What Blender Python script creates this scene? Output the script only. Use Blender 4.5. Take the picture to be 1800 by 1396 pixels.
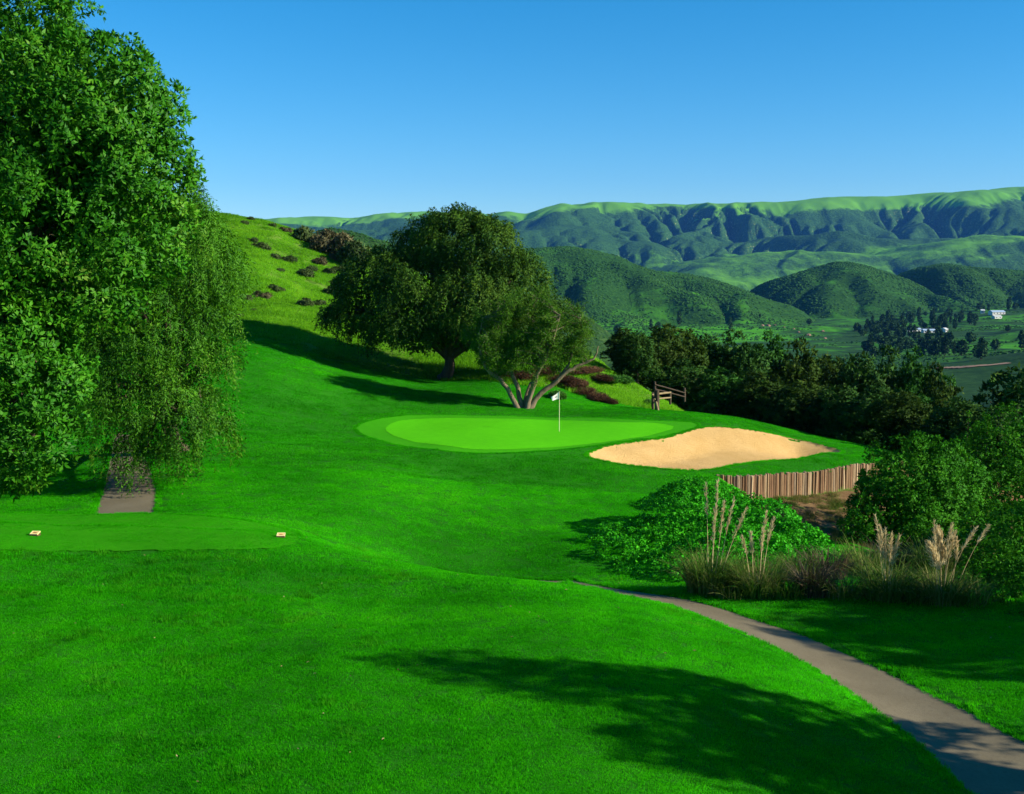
import bpy, math, random
import numpy as np
from mathutils import Vector, Matrix
from mathutils.geometry import delaunay_2d_cdt

# ------------------------------------------------------------------ camera, sky, sun, exposure
for o in list(bpy.data.objects): bpy.data.objects.remove(o)
SC = bpy.context.scene
COL = SC.collection
FPX, CX, CY, CAMZ = 2000.0, 900.0, 698.0, 8.7          # photograph: 1800 x 1396, horizon at row 500
PITCH = math.atan(198 / FPX)
cam_d = bpy.data.cameras.new('camera')
cam_d.sensor_fit = 'HORIZONTAL'; cam_d.sensor_width = 36.0; cam_d.lens = 36.0 * FPX / 1800.0
cam_d.clip_start = 0.5; cam_d.clip_end = 60000
cam = bpy.data.objects.new('camera', cam_d); COL.objects.link(cam)
cam.location = (0, 0, CAMZ); cam.rotation_euler = (math.pi / 2 - PITCH, 0, 0)
SC.camera = cam

SUN_EL = math.radians(24.5)
SUN_AZ = math.atan2(0.967, -0.254)                        # compass angle from +Y towards +X: right, a little behind the camera
TO_SUN = Vector((math.sin(SUN_AZ) * math.cos(SUN_EL), math.cos(SUN_AZ) * math.cos(SUN_EL), math.sin(SUN_EL)))
w = bpy.data.worlds.new('World'); SC.world = w; w.use_nodes = True
nt = w.node_tree; nt.nodes.clear()
sky = nt.nodes.new('ShaderNodeTexSky'); sky.sky_type = 'NISHITA'; sky.sun_disc = False
sky.sun_elevation = SUN_EL; sky.sun_rotation = SUN_AZ
sky.altitude = 300; sky.air_density = 1.0; sky.dust_density = 0.05; sky.ozone_density = 6.0
hs = nt.nodes.new('ShaderNodeHueSaturation'); hs.inputs['Saturation'].default_value = 1.27; hs.inputs['Hue'].default_value = 0.491; hs.inputs['Value'].default_value = 1.0
bg = nt.nodes.new('ShaderNodeBackground'); bg.inputs['Strength'].default_value = 0.086
wo = nt.nodes.new('ShaderNodeOutputWorld')
nt.links.new(sky.outputs[0], hs.inputs['Color']); nt.links.new(hs.outputs[0], bg.inputs[0]); nt.links.new(bg.outputs[0], wo.inputs[0])
sl = bpy.data.lights.new('sun', 'SUN'); sl.energy = 5.0; sl.angle = math.radians(0.5); sl.color = (1.0, 0.92, 0.76)
sun = bpy.data.objects.new('sun', sl); COL.objects.link(sun)
sun.rotation_euler = TO_SUN.to_track_quat('Z', 'Y').to_euler(); sun.location = (60, -30, 60)
vs = SC.view_settings
vs.view_transform = 'Standard'; vs.look = 'None'; vs.gamma = 1.0; vs.use_curve_mapping = False; vs.exposure = 0.95
SC.cycles.max_bounces = 5; SC.cycles.diffuse_bounces = 3; SC.cycles.glossy_bounces = 2; SC.cycles.transmission_bounces = 3
SC.cycles.volume_bounces = 0; SC.cycles.use_denoising = True
SC.cycles.sample_clamp_indirect = 4.0

# ------------------------------------------------------------------ geometry helpers
CT, ST = math.cos(PITCH), math.sin(PITCH)
def ray(px, py):
    u = (np.asarray(px, float) - CX) / FPX; v = (CY - np.asarray(py, float)) / FPX
    return u, CT + v * ST, v * CT - ST
def at_y(px, py, Y):
    u, dy, dz = ray(px, py); t = Y / dy
    return np.stack([u * t, np.broadcast_to(np.asarray(Y, float), np.shape(t)), CAMZ + dz * t], -1)
def at_z(px, py, z):
    u, dy, dz = ray(px, py); t = (z - CAMZ) / dz
    return np.stack([u * t, dy * t, CAMZ + dz * t], -1)
def proj(p):
    p = np.asarray(p, float); x, y, z = p[..., 0], p[..., 1], p[..., 2] - CAMZ
    d = y * CT - z * ST; h = y * ST + z * CT
    return CX + FPX * x / d, CY - FPX * h / d

def _hash(ix, iy, seed):
    n = (ix.astype(np.int64) * 374761393 + iy.astype(np.int64) * 668265263 + seed * 2147483647 // 7) & 0xffffffff
    n = ((n ^ (n >> 13)) * 1274126177) & 0xffffffff
    n = (n ^ (n >> 16)) & 0xffffffff
    return n / 4294967295.0
def vnoise(x, y, seed=0):
    x = np.asarray(x, float); y = np.asarray(y, float)
    ix, iy = np.floor(x), np.floor(y); fx, fy = x - ix, y - iy
    fx = fx * fx * fx * (fx * (fx * 6 - 15) + 10); fy = fy * fy * fy * (fy * (fy * 6 - 15) + 10)
    ix = ix.astype(np.int64); iy = iy.astype(np.int64)
    a, b, c, d = _hash(ix, iy, seed), _hash(ix + 1, iy, seed), _hash(ix, iy + 1, seed), _hash(ix + 1, iy + 1, seed)
    return (a + (b - a) * fx) * (1 - fy) + (c + (d - c) * fx) * fy
def fbm(x, y, octv=4, seed=0, gain=0.5):
    s = 0; a = 1; n = 0
    x = np.asarray(x, float); y = np.asarray(y, float)
    for k in range(octv):
        s = s + a * (vnoise(x * 2 ** k + 17.3 * k, y * 2 ** k - 9.1 * k, seed + k) * 2 - 1); n += a; a *= gain
    return s / n
def sstep(a, b, x):
    t = np.clip((np.asarray(x, float) - a) / (b - a), 0, 1); return t * t * (3 - 2 * t)
def in_poly(poly, x, y):
    poly = np.asarray(poly); x = np.asarray(x, float); y = np.asarray(y, float); r = np.zeros(x.shape, bool); n = len(poly)
    for i in range(n):
        x1, y1 = poly[i]; x2, y2 = poly[(i + 1) % n]
        if y1 == y2: continue
        r ^= ((y1 > y) != (y2 > y)) & (x < (x2 - x1) * (y - y1) / (y2 - y1) + x1)
    return r
def dist_line(pts, x, y, closed=False):
    pts = np.asarray(pts); best = np.full(np.shape(x), 1e9); n = len(pts)
    for i in range(n if closed else n - 1):
        a, b = pts[i], pts[(i + 1) % n]; d = b - a; L = max(d @ d, 1e-9)
        t = np.clip(((x - a[0]) * d[0] + (y - a[1]) * d[1]) / L, 0, 1)
        best = np.minimum(best, np.hypot(x - a[0] - t * d[0], y - a[1] - t * d[1]))
    return best
def smooth_loop(pts, n=4, closed=True):
    """Catmull-Rom through pts (2-D)."""
    pts = np.asarray(pts, float); m = len(pts); out = []
    for i in range(m if closed else m - 1):
        g = lambda k: pts[k % m] if closed else pts[min(max(k, 0), m - 1)]
        p0, p1, p2, p3 = g(i - 1), g(i), g(i + 1), g(i + 2)
        for k in range(n):
            t = k / n
            out.append(0.5 * (2 * p1 + (p2 - p0) * t + (2 * p0 - 5 * p1 + 4 * p2 - p3) * t * t + (3 * p1 - p0 - 3 * p2 + p3) * t ** 3))
    if not closed: out.append(pts[-1])
    return np.array(out)
def unit(v):
    v = np.asarray(v, float); return v / np.maximum(np.linalg.norm(v, axis=-1, keepdims=True), 1e-9)

class MB:
    """collects triangles / quads as numpy arrays and links them as ONE mesh object"""
    def __init__(s): s.v = []; s.f = []; s.n = 0; s.m = []; s.mi = 0; s.nr = []
    def add(s, v, f, nr=None):
        v = np.asarray(v, float).reshape(-1, 3); f = np.asarray(f, np.int64)
        if f.shape[-1] == 4: f = np.concatenate([f[:, [0, 1, 2]], f[:, [0, 2, 3]]])
        s.nr.append(nr if nr is not None else np.zeros((len(v), 3))); s.v.append(v); s.f.append(f + s.n); s.n += len(v); s.m.append(np.full(len(f), s.mi, np.int32)); return s
    def mesh(s, name, mats, smooth=False):
        me = bpy.data.meshes.new(name)
        v = np.concatenate(s.v).astype(np.float32); f = np.concatenate(s.f).astype(np.int32)
        me.vertices.add(len(v)); me.vertices.foreach_set('co', v.ravel())
        me.loops.add(f.size); me.polygons.add(len(f))
        me.loops.foreach_set('vertex_index', f.ravel())
        me.polygons.foreach_set('loop_start', np.arange(0, f.size, 3, dtype=np.int32))
        mats = mats if isinstance(mats, (list, tuple)) else [mats]
        for m in mats: me.materials.append(m)
        if len(mats) > 1: me.polygons.foreach_set('material_index', np.concatenate(s.m))
        me.polygons.foreach_set('use_smooth', np.full(len(f), smooth, bool))
        me.update(calc_edges=True)
        nr = np.concatenate(s.nr)
        if nr.any():
            at = me.attributes.new('custom_normal', 'FLOAT_VECTOR', 'POINT'); at.data.foreach_set('vector', nr.astype(np.float32).ravel())
            me.polygons.foreach_set('use_smooth', np.ones(len(f), bool)); me.update()
        return me
    def build(s, name, mats, parent=None, smooth=False, loc=None):
        return link(name, s.mesh(name, mats, smooth), parent, loc)
    # shapes
    def tube(s, pts, rad, sides=6, cap=True):
        pts = np.asarray(pts, float); n = len(pts); rad = np.broadcast_to(np.asarray(rad, float), (n,))
        t = np.gradient(pts, axis=0); t = unit(t)
        ref = np.array([0.0, 0, 1]) if abs(t[:, 2]).mean() < 0.9 else np.array([1.0, 0, 0])
        a = unit(np.cross(t, ref)); b = np.cross(t, a)
        th = np.arange(sides) * 2 * math.pi / sides
        ring = pts[:, None] + rad[:, None, None] * (np.cos(th)[None, :, None] * a[:, None] + np.sin(th)[None, :, None] * b[:, None])
        i = np.arange(n - 1)[:, None] * sides; k = np.arange(sides)[None]; k2 = (k + 1) % sides
        f = np.stack([i + k, i + k2, i + sides + k2, i + sides + k], -1).reshape(-1, 4)
        s.add(ring.reshape(-1, 3), f)
        if cap:
            for e, fl in ((0, 1), (n - 1, 0)):
                idx = np.arange(1, sides - 1); q = np.stack([np.zeros_like(idx), idx, idx + 1], -1)
                s.add(ring[e], q[:, ::-1] if not fl else q)
        return s
    def box(s, c, d, rz=0.0, taper=1.0, skew=(0, 0)):
        x, y, z = np.asarray(d) / 2.0
        v = np.array([[-x, -y, -z], [x, -y, -z], [x, y, -z], [-x, y, -z], [-x * taper + skew[0], -y * taper + skew[1], z], [x * taper + skew[0], -y * taper + skew[1], z], [x * taper + skew[0], y * taper + skew[1], z], [-x * taper + skew[0], y * taper + skew[1], z]])
        ca, sa = math.cos(rz), math.sin(rz)
        v = np.stack([v[:, 0] * ca - v[:, 1] * sa, v[:, 0] * sa + v[:, 1] * ca, v[:, 2]], -1) + np.asarray(c)
        return s.add(v, [[3, 2, 1, 0], [4, 5, 6, 7], [0, 1, 5, 4], [1, 2, 6, 5], [2, 3, 7, 6], [3, 0, 4, 7]])
    def leaves(s, p, d, n, L, W, fold=0.12, sn=None, mix=0.6):
        """folded diamond leaves: base point p, axis d, face normal n"""
        d = unit(d); sd = unit(np.cross(d, n)); nn = np.cross(sd, d)
        if sn is not None:                       # faces turned outwards; shading follows the clump the leaf sits on
            q = np.where((nn * sn).sum(-1) < 0, -1.0, 1.0)[:, None]; nn = nn * q; sd = sd * q; sn = np.repeat(unit(unit(sn) + mix * nn), 4, 0)
        L = np.broadcast_to(L, (len(p),))[:, None]; W = np.broadcast_to(W, (len(p),))[:, None]
        m = p + d * L * 0.45 + nn * (fold * W)
        v = np.stack([p, m + sd * W / 2, p + d * L - nn * L * 0.08, m - sd * W / 2], 1).reshape(-1, 3)
        k = np.arange(len(p))[:, None] * 4
        f = np.concatenate([k + np.array([[0, 1, 2]]), k + np.array([[0, 2, 3]])])
        return s.add(v, f, sn)

def link(name, data, parent=None, loc=None):
    o = bpy.data.objects.new(name, data); COL.objects.link(o)
    if parent is not None: o.parent = parent
    if loc is not None: o.location = loc
    return o
def tag(o, label=None, cat=None, group=None, kind=None):
    if label: o['label'] = label
    if cat: o['category'] = cat
    if group: o['group'] = group
    if kind: o['kind'] = kind
    return o
def thing(name, loc, label, cat, group=None, rz=0.0, sc=1.0):
    o = link(name, None, None, [float(c) for c in loc]); o.rotation_euler = (0, 0, rz); o.scale = (sc, sc, sc) if np.isscalar(sc) else sc
    o.empty_display_size = 0.3
    return tag(o, label, cat, group)
def copy_tree(src, loc, rz, sc, label, parent=None):
    c = src.copy(); COL.objects.link(c); c.parent = parent
    if parent is None:
        c.location = [float(k) for k in loc]; c.rotation_euler = (0, 0, rz); c.scale = (sc, sc, sc) if np.isscalar(sc) else sc; c['label'] = label
    for ch in list(src.children): copy_tree(ch, None, 0, 1, None, c)
    return c

# ------------------------------------------------------------------ materials
MATS = {}
def newmat(name):
    m = bpy.data.materials.new(name); m.use_nodes = True; m.node_tree.nodes.clear(); MATS[name] = m
    return m, m.node_tree.nodes, m.node_tree.links
def ramp(N, stops, interp='LINEAR'):
    r = N.new('ShaderNodeValToRGB'); r.color_ramp.interpolation = interp; e = r.color_ramp.elements
    while len(e) < len(stops): e.new(0.5)
    for k, (p, c) in enumerate(stops): e[k].position = p; e[k].color = (*c, 1)
    return r
def noise(N, Lk, scale, detail=4, rough=0.55, coord=None, dist=0.0, stretch=None):
    t = N.new('ShaderNodeTexNoise'); t.inputs['Scale'].default_value = scale; t.inputs['Detail'].default_value = detail
    t.inputs['Roughness'].default_value = rough; t.inputs['Distortion'].default_value = dist
    if coord is not None:
        if stretch is not None:
            mp = N.new('ShaderNodeMapping'); mp.inputs['Scale'].default_value = stretch; Lk.new(coord, mp.inputs[0]); coord = mp.outputs[0]
        Lk.new(coord, t.inputs['Vector'])
    return t
def mixc(N, Lk, fac, a, b, mode='MIX'):
    m = N.new('ShaderNodeMix'); m.data_type = 'RGBA'; m.blend_type = mode
    for sock, v in ((m.inputs[0], fac), (m.inputs[6], a), (m.inputs[7], b)):
        if isinstance(v, (int, float)): sock.default_value = v
        elif isinstance(v, tuple): sock.default_value = (*v, 1)
        else: Lk.new(v, sock)
    return m.outputs[2]
def mth(N, Lk, op, a, b=None, clamp=False):
    m = N.new('ShaderNodeMath'); m.operation = op; m.use_clamp = clamp
    for sock, v in ((m.inputs[0], a), (m.inputs[1], b)):
        if v is None: continue
        if isinstance(v, (int, float)): sock.default_value = v
        else: Lk.new(v, sock)
    return m.outputs[0]
def finish(N, Lk, col, rough=0.9, spec=0.15, bump=None, bump_s=0.4, bump_d=0.02, transl=0.0, tcol=None):
    p = N.new('ShaderNodeBsdfPrincipled'); p.inputs['Roughness'].default_value = rough; p.inputs['Specular IOR Level'].default_value = spec
    if isinstance(col, tuple): p.inputs['Base Color'].default_value = (*col, 1)
    else: Lk.new(col, p.inputs['Base Color'])
    if bump is not None:
        b = N.new('ShaderNodeBump'); b.inputs['Strength'].default_value = bump_s; b.inputs['Distance'].default_value = bump_d
        Lk.new(bump, b.inputs['Height']); Lk.new(b.outputs[0], p.inputs['Normal'])
    out = N.new('ShaderNodeOutputMaterial'); sh = p.outputs[0]
    if transl > 0:
        t = N.new('ShaderNodeBsdfTranslucent'); mx = N.new('ShaderNodeMixShader'); mx.inputs[0].default_value = transl
        c = tcol if tcol is not None else col
        if isinstance(c, tuple): t.inputs[0].default_value = (*c, 1)
        else: Lk.new(c, t.inputs[0])
        Lk.new(p.outputs[0], mx.inputs[1]); Lk.new(t.outputs[0], mx.inputs[2]); sh = mx.outputs[0]
    Lk.new(sh, out.inputs[0])
def pos(N): return N.new('ShaderNodeNewGeometry').outputs['Position']
def ocoord(N): return N.new('ShaderNodeTexCoord').outputs['Object']
def leafmat(name, stops, rough=0.5, spec=0.3, transl=0.25, scale=0.35):
    """leaf colours picked leaf by leaf, drifting slowly through the plant"""
    m, N, L = newmat(name)
    g = N.new('ShaderNodeNewGeometry')
    n = noise(N, L, scale, 2, 0.5, g.outputs['Position'])
    f = mth(N, L, 'ADD', mth(N, L, 'MULTIPLY', g.outputs['Random Per Island'], 0.5), mth(N, L, 'MULTIPLY', mth(N, L, 'SUBTRACT', n.outputs[0], 0.3), 1.0))
    r = ramp(N, stops); L.new(f, r.inputs[0])
    finish(N, L, r.outputs[0], rough, spec, transl=transl)
    return m
def woodmat(name, c1, c2, scale=6, rough=0.85, stretch=(1, 1, 0.12), bump=0.5, dist=0.02):
    m, N, L = newmat(name)
    t = ocoord(N); n = noise(N, L, scale, 6, 0.65, t, 0.4, stretch)
    oi = N.new('ShaderNodeObjectInfo')
    f = mth(N, L, 'ADD', mth(N, L, 'MULTIPLY', n.outputs[0], 1.4), -0.25)
    r = ramp(N, [(0.1, c1), (0.9, c2)]); L.new(f, r.inputs[0])
    finish(N, L, r.outputs[0], rough, 0.2, n.outputs[0], bump, dist)
    return m
def plain(name, c, rough=0.7, spec=0.3, var=0.15, scale=8):
    m, N, L = newmat(name); n = noise(N, L, scale, 4, 0.6, ocoord(N))
    r = ramp(N, [(0.25, tuple(k * (1 - var) for k in c)), (0.75, tuple(min(1, k * (1 + var)) for k in c))]); L.new(n.outputs[0], r.inputs[0])
    finish(N, L, r.outputs[0], rough, spec, n.outputs[0], 0.2, 0.01)
    return m
# ------------------------------------------------------------------ the near ground: height field
CZ_ = [  # (column, row, height)
 (-150,1396,-.3),(0,1396,-.2),(450,1396,0.),(900,1396,0.),(1300,1396,-.15),(0,1200,.2),(450,1200,.25),(900,1200,.15),(1250,1200,.0),
 (1700,1396,-.62),(1980,1396,-.75),(1660,1270,-.62),(1520,1200,-.6),(1340,1112,-.58),(1180,1058,-.6),(1060,1030,-.62),
 (1880,1250,-.3),(1600,1120,-.45),(1400,1050,-.6),
 (0,1010,.66),(300,1010,.66),(560,1010,.30),(700,1060,.16),(760,980,-.1),
 (880,1004,-.12),(980,1022,-.05),(1080,1047,-.12),(1200,1080,-.12),(1330,1130,-.2),(1450,1210,-.25),(1100,1110,.22),(1150,1230,.2),
 (60,940,.72),(490,942,.72),(250,920,.74),(-200,940,.75),
 (640,900,-.1),(640,820,.2),(900,895,-.75),(820,850,-.4),(1020,870,-.75),(1020,960,-1.05),
 (560,880,.0),(420,800,.5),(300,860,.3),
 (830,794,-.02),(680,762,.12),(640,760,.1),(983,760,.1),(900,738,.28),(1100,745,.2),(1190,758,.05),(740,740,.25),
 (1040,800,-.25),(1200,826,-.62),(1130,850,-.85),(1250,838,-.75)]
CY_ = [  # (column, row, distance)
 (200,902,42.5),(215,815,52),(60,840,50),(-200,860,50),
 (420,700,70),(420,622,81.5),(560,645,83),(420,574,93),(560,606,91),(640,690,78),(100,640,84),(-300,600,90),
 (420,545,105),(420,465,130),(420,385,165),(500,402,170),(600,445,176),(680,482,172),(520,520,125),(620,560,110),(560,470,148),
 (100,470,130),(100,375,168),(-300,360,172),(-300,470,130),
 (780,668,88),(700,640,90),(915,718,77),(850,680,83),(760,560,118),(760,500,165),
 (900,605,106),(1000,615,103),(1050,652,94),(1090,662,93),(1100,694,89),(1150,722,84),(1250,735,80.5),(1350,742,77.5),(1450,764,73),(1535,788,69),
 (1265,753,68),(1400,776,68.5),(1480,797,66.5),(1530,808,63.5),(1400,822,60.3),(1300,833,57)]
CW_ = [(.9,37.0,-1.0),(-1.2,37.7,-1.05),(-3.2,38,-.9),  # (x, y, z) where the photograph sees nothing, or beyond the crest
 (0,5,0.3),(-30,0,.8),(-40,30,1.2),(30,-10,.3),(30,10,-.1),(32,25,-.8),(24,34,-.9),(17,40,-1.2),(28,42,-1.8),(40,35,-1.5),(60,10,-1),(60,40,-4),
 (21,46,-2),(26,55,-3),(36,60,-4.5),(30,66,-3.2),(45,75,-9),(60,75,-13),(25,84,-4.5),(35,90,-9),(15,97,-3.5),(20,110,-7),(8,118,-3),(0,130,0),(30,125,-14),(55,110,-18),
 (-10,150,6),(-20,210,8),(-60,230,12),(-100,200,16),(-100,130,16),(-70,60,5),(-45,60,2.6),(-80,20,4),(10,170,-12),(50,170,-30),(90,120,-30),(90,60,-16)]
_c = [at_z(a, b, c) for a, b, c in CZ_] + [at_y(a, b, c) for a, b, c in CY_] + [np.array(k, float) for k in CW_]
_c = np.array(_c)
def _U(r2): return np.where(r2 > 0, r2 * np.log(r2 + 1e-12), 0)
_n = len(_c); _K = _U(((_c[:, None, :2] - _c[None, :, :2]) ** 2).sum(-1)); _K += np.eye(_n) * 8.0
_A = np.zeros((_n + 3, _n + 3)); _A[:_n, :_n] = _K; _A[:_n, _n] = 1; _A[:_n, _n + 1:] = _c[:, :2]; _A[_n:, :_n] = _A[:_n, _n:].T
_w = np.linalg.solve(_A, np.concatenate([_c[:, 2], np.zeros(3)]))
def tps(x, y):
    x = np.asarray(x, float); y = np.asarray(y, float); z = _w[_n] + _w[_n + 1] * x + _w[_n + 2] * y
    for k in range(_n): z = z + _w[k] * _U((x - _c[k, 0]) ** 2 + (y - _c[k, 1]) ** 2)
    return z
WILD_X = [-140, -60, -22, -10, 0, 10, 20, 30, 40, 60]; WILD_Y = [100, 96, 91, 87.5, 86, 84.5, 82, 73, 66, 60]
def wild(x, y):
    e = np.interp(x, WILD_X, WILD_Y) + 1.2 * fbm(np.asarray(x) / 4, np.asarray(y) / 4, 2, 77)
    return sstep(-0.8, 0.8, np.asarray(y) - e)
def base_h(x, y):
    z = tps(x, y)
    far = sstep(190, 330, y) ; side = sstep(110, 200, np.abs(x))
    z = z * (1 - np.maximum(far, side)) + (-95) * np.maximum(far, side)
    wl = sstep(86, 110, y)
    z = z + (0.30 * fbm(np.asarray(x) / 10 + 3, np.asarray(y) / 9, 2, 5) + 0.07 * fbm(np.asarray(x) / 3.2, np.asarray(y) / 3.2, 2, 8)) * (1 - 0.5 * wl)
    z = z + wl * (0.9 * fbm(np.asarray(x) / 16, np.asarray(y) / 16, 3, 21) + 0.25 * fbm(np.asarray(x) / 2.5, np.asarray(y) / 2.5, 2, 22)) * (1 - far)
    return z
_YS = np.concatenate([np.arange(14, 110, 0.1), np.arange(110, 260, 0.5)])
def cast(px, py, hf=None):
    """first point of the ground met by the ray through a pixel"""
    hf = hf or base_h
    px = np.atleast_1d(np.asarray(px, float)); py = np.atleast_1d(np.asarray(py, float))
    P = at_y(px[:, None], py[:, None], _YS[None, :])
    below = P[..., 2] < hf(P[..., 0], P[..., 1])
    k = np.where(below.any(1), below.argmax(1), len(_YS) - 1)
    return P[np.arange(len(px)), k]
def cast2(pts, hf=None): p = np.array(pts, float); return cast(p[:, 0], p[:, 1], hf)[:, :2]

GREEN = cast2([(678,757),(690,745),(720,739),(780,736),(880,737),(980,740),(1080,743),(1150,745),(1185,752),(1160,762),(1100,773),(1000,785),(900,791),(820,790),(750,781),(700,770)])
FRINGE = cast2([(628,757),(640,744),(680,735),(740,731),(880,732),(1000,735),(1100,738),(1200,742),(1226,748),(1205,757),(1150,770),(1050,783),(960,792),(880,797),(800,795),(720,786),(660,772)])
BUNKER = cast2([(1033,800),(1060,787),(1110,778),(1170,771),(1215,757),(1250,751),(1300,754),(1350,762),(1400,772),(1450,784),(1480,795),(1420,803),(1340,811),(1290,818),(1240,826),(1180,825),(1100,817),(1050,808)])
TEE = cast2([(-260,925),(-100,915),(60,911),(200,911),(330,914),(430,924),(505,941),(522,955),(500,970),(400,976),(250,977),(60,978),(-260,985)])
GREEN, FRINGE, BUNKER, TEE = [smooth_loop(k, 4) for k in (GREEN, FRINGE, BUNKER, TEE)]
_pl = cast2([(1000,1021),(1080,1042),(1175,1062),(1240,1085),(1320,1118),(1390,1150),(1450,1185),(1500,1220),(1560,1262),(1620,1310),(1690,1375),(1720,1400)])
_pr = cast2([(1010,1018),(1100,1035),(1200,1050),(1300,1078),(1400,1110),(1480,1143),(1560,1180),(1640,1218),(1700,1247),(1760,1280),(1830,1320),(1900,1365)])
_hid = np.array([[0.9, 37.0], [-1.2, 37.7], [-3.2, 38.0]])       # carries on behind the fairway crest
_cen = np.array([[7.2, 11.0]])
PATH = np.concatenate([_hid[::-1] + [0., -0.8], smooth_loop(_pl, 4, False), np.array([[9.0, 15.5], [10.3, 8.0], [11, 0.]]), np.array([[13.2, 0.], [12.5, 8.2], [11.3, 16.0]]), smooth_loop(_pr, 4, False)[::-1], _hid + [0.3, 0.8]])
_q = at_y(np.array([165., 180, 190, 196, 200]), np.array([906., 860, 815, 790, 770]), np.array([42., 46.5, 52, 56, 60]))[:, :2]
_r = at_y(np.array([272., 276, 262, 248, 236]), np.array([906., 860, 826, 800, 772]), np.array([42., 46.5, 52, 56, 60]))[:, :2]
PATH2 = np.concatenate([[[-15.2, 40.4]], _q, _r[::-1], [[-13.0, 40.4]]])
WALL = smooth_loop(at_y(np.array([1256., 1300, 1350, 1400, 1465, 1532]), np.array([834., 833, 828, 822, 816, 809]), np.array([56.2, 56.4, 57.6, 59., 60.8, 62.8]))[:, :2], 5, False)
LOWER = np.concatenate([WALL, [[23.5, 66], [40, 70], [60, 66], [60, 40], [30, 37], [22.5, 36.5], [17.5, 37.5], [13.2, 41], [11.5, 46], [10.4, 52.0]]])
def ground_h(x, y):
    x = np.asarray(x, float); y = np.asarray(y, float); z = base_h(x, y)
    near = (y > 14) & (y < 80)
    ins = in_poly(BUNKER, x, y); d = np.where(ins, dist_line(BUNKER, x, y, True), 0)
    z = z - 0.80 * sstep(0, 2.0, d) - 0.12 * sstep(0, 0.15, d)
    ins = in_poly(LOWER, x, y)
    dw = dist_line(WALL, x, y); de = dist_line(LOWER[len(WALL) - 1:].tolist() + [WALL[0].tolist()], x, y)
    d = np.minimum(dw, de)
    drop = 1.15 * np.minimum(sstep(0.02, 0.17, dw), sstep(0, 1.6, de)) + 0.9 * sstep(0.2, 7, d)
    z = z - np.where(ins, drop, 0)
    # path beds lie a little lower than the turf either side
    for p in (PATH, PATH2):
        ip = in_poly(p, x, y); dd = dist_line(p, x, y, True)
        z = z - 0.09 * np.where(ip, 1.0, 1 - sstep(0, 0.22, dd)) * (near | ip)
    # the tee is a low table
    it = in_poly(TEE, x, y); dt = dist_line(TEE, x, y, True)
    z = z + 0.14 * np.where(it, 1.0, 1 - sstep(0.1, np.where(y < 36.5, 5.0, 1.6), dt))
    return z

# ------------------------------------------------------------------ turf materials
def turfmat(name, lo, hi, tip, bump=0.5, fine=30):
    m, N, L = newmat(name); P = pos(N)
    a = noise(N, L, 0.16, 3, 0.55, P); b = noise(N, L, 2.2, 5, 0.65, P); c = noise(N, L, fine, 3, 0.7, P)
    r = ramp(N, [(0.3, lo), (0.7, hi)]); L.new(a.outputs[0], r.inputs[0])
    r2 = mixc(N, L, mth(N, L, 'MULTIPLY', mth(N, L, 'SUBTRACT', b.outputs[0], 0.45, True), 2.2, True), r.outputs[0], tip)
    k = mth(N, L, 'ADD', mth(N, L, 'MULTIPLY', b.outputs[0], 0.5), mth(N, L, 'MULTIPLY', c.outputs[0], 0.5))
    finish(N, L, r2, 0.95, 0.02, k, bump, 0.05)
    return m
G_GREEN = turfmat('putting_green_turf', (.065, .40, .004), (.078, .45, .005), (.098, .49, .007), 0.15, 60)
G_FRINGE = turfmat('fringe_turf', (.034, .27, .004), (.042, .30, .004), (.05, .33, .006), 0.3, 40)
G_TEE = turfmat('tee_turf', (.022, .205, .002), (.031, .25, .003), (.042, .28, .004), 0.4, 40)
def groundmat():
    m, N, L = newmat('turf_ground'); P = pos(N)
    a = noise(N, L, 0.13, 4, 0.55, P); b = noise(N, L, 1.6, 5, 0.65, P); c = noise(N, L, 22, 3, 0.7, P)
    r = ramp(N, [(0.3, (.013, .115, .004)), (0.7, (.022, .185, .006))]); L.new(a.outputs[0], r.inputs[0])
    lawn = mixc(N, L, mth(N, L, 'MULTIPLY', mth(N, L, 'SUBTRACT', b.outputs[0], 0.5, True), 1.6, True), r.outputs[0], (.032, .22, .008))
    wr = ramp(N, [(0.25, (.06, .12, .016)), (0.5, (.10, .20, .022)), (0.72, (.15, .25, .032)), (0.9, (.16, .17, .06))])
    wf = mth(N, L, 'ADD', mth(N, L, 'MULTIPLY', noise(N, L, 0.09, 4, 0.6, P).outputs[0], 0.6), mth(N, L, 'MULTIPLY', noise(N, L, 1.1, 5, 0.7, P).outputs[0], 0.4))
    L.new(wf, wr.inputs[0])
    at = N.new('ShaderNodeAttribute'); at.attribute_name = 'wild'
    col = mixc(N, L, at.outputs['Fac'], lawn, wr.outputs[0])
    so = N.new('ShaderNodeAttribute'); so.attribute_name = 'soil'
    sr = ramp(N, [(0.25, (.085, .050, .022)), (0.55, (.17, .105, .048)), (0.8, (.27, .18, .085))]); L.new(noise(N, L, 3.5, 6, 0.75, P).outputs[0], sr.inputs[0])
    sm = mth(N, L, 'MULTIPLY', so.outputs['Fac'], mth(N, L, 'MULTIPLY', mth(N, L, 'SUBTRACT', 0.70, noise(N, L, 1.3, 4, 0.6, P, 0.5, (1, 1.6, 1)).outputs[0]), 9, True))
    col = mixc(N, L, sm, col, sr.outputs[0])
    k = mth(N, L, 'ADD', mth(N, L, 'MULTIPLY', b.outputs[0], 0.6), mth(N, L, 'MULTIPLY', c.outputs[0], 0.4))
    finish(N, L, col, 0.95, 0.03, k, 0.7, 0.09)
    return m
G_GROUND = groundmat()

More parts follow.
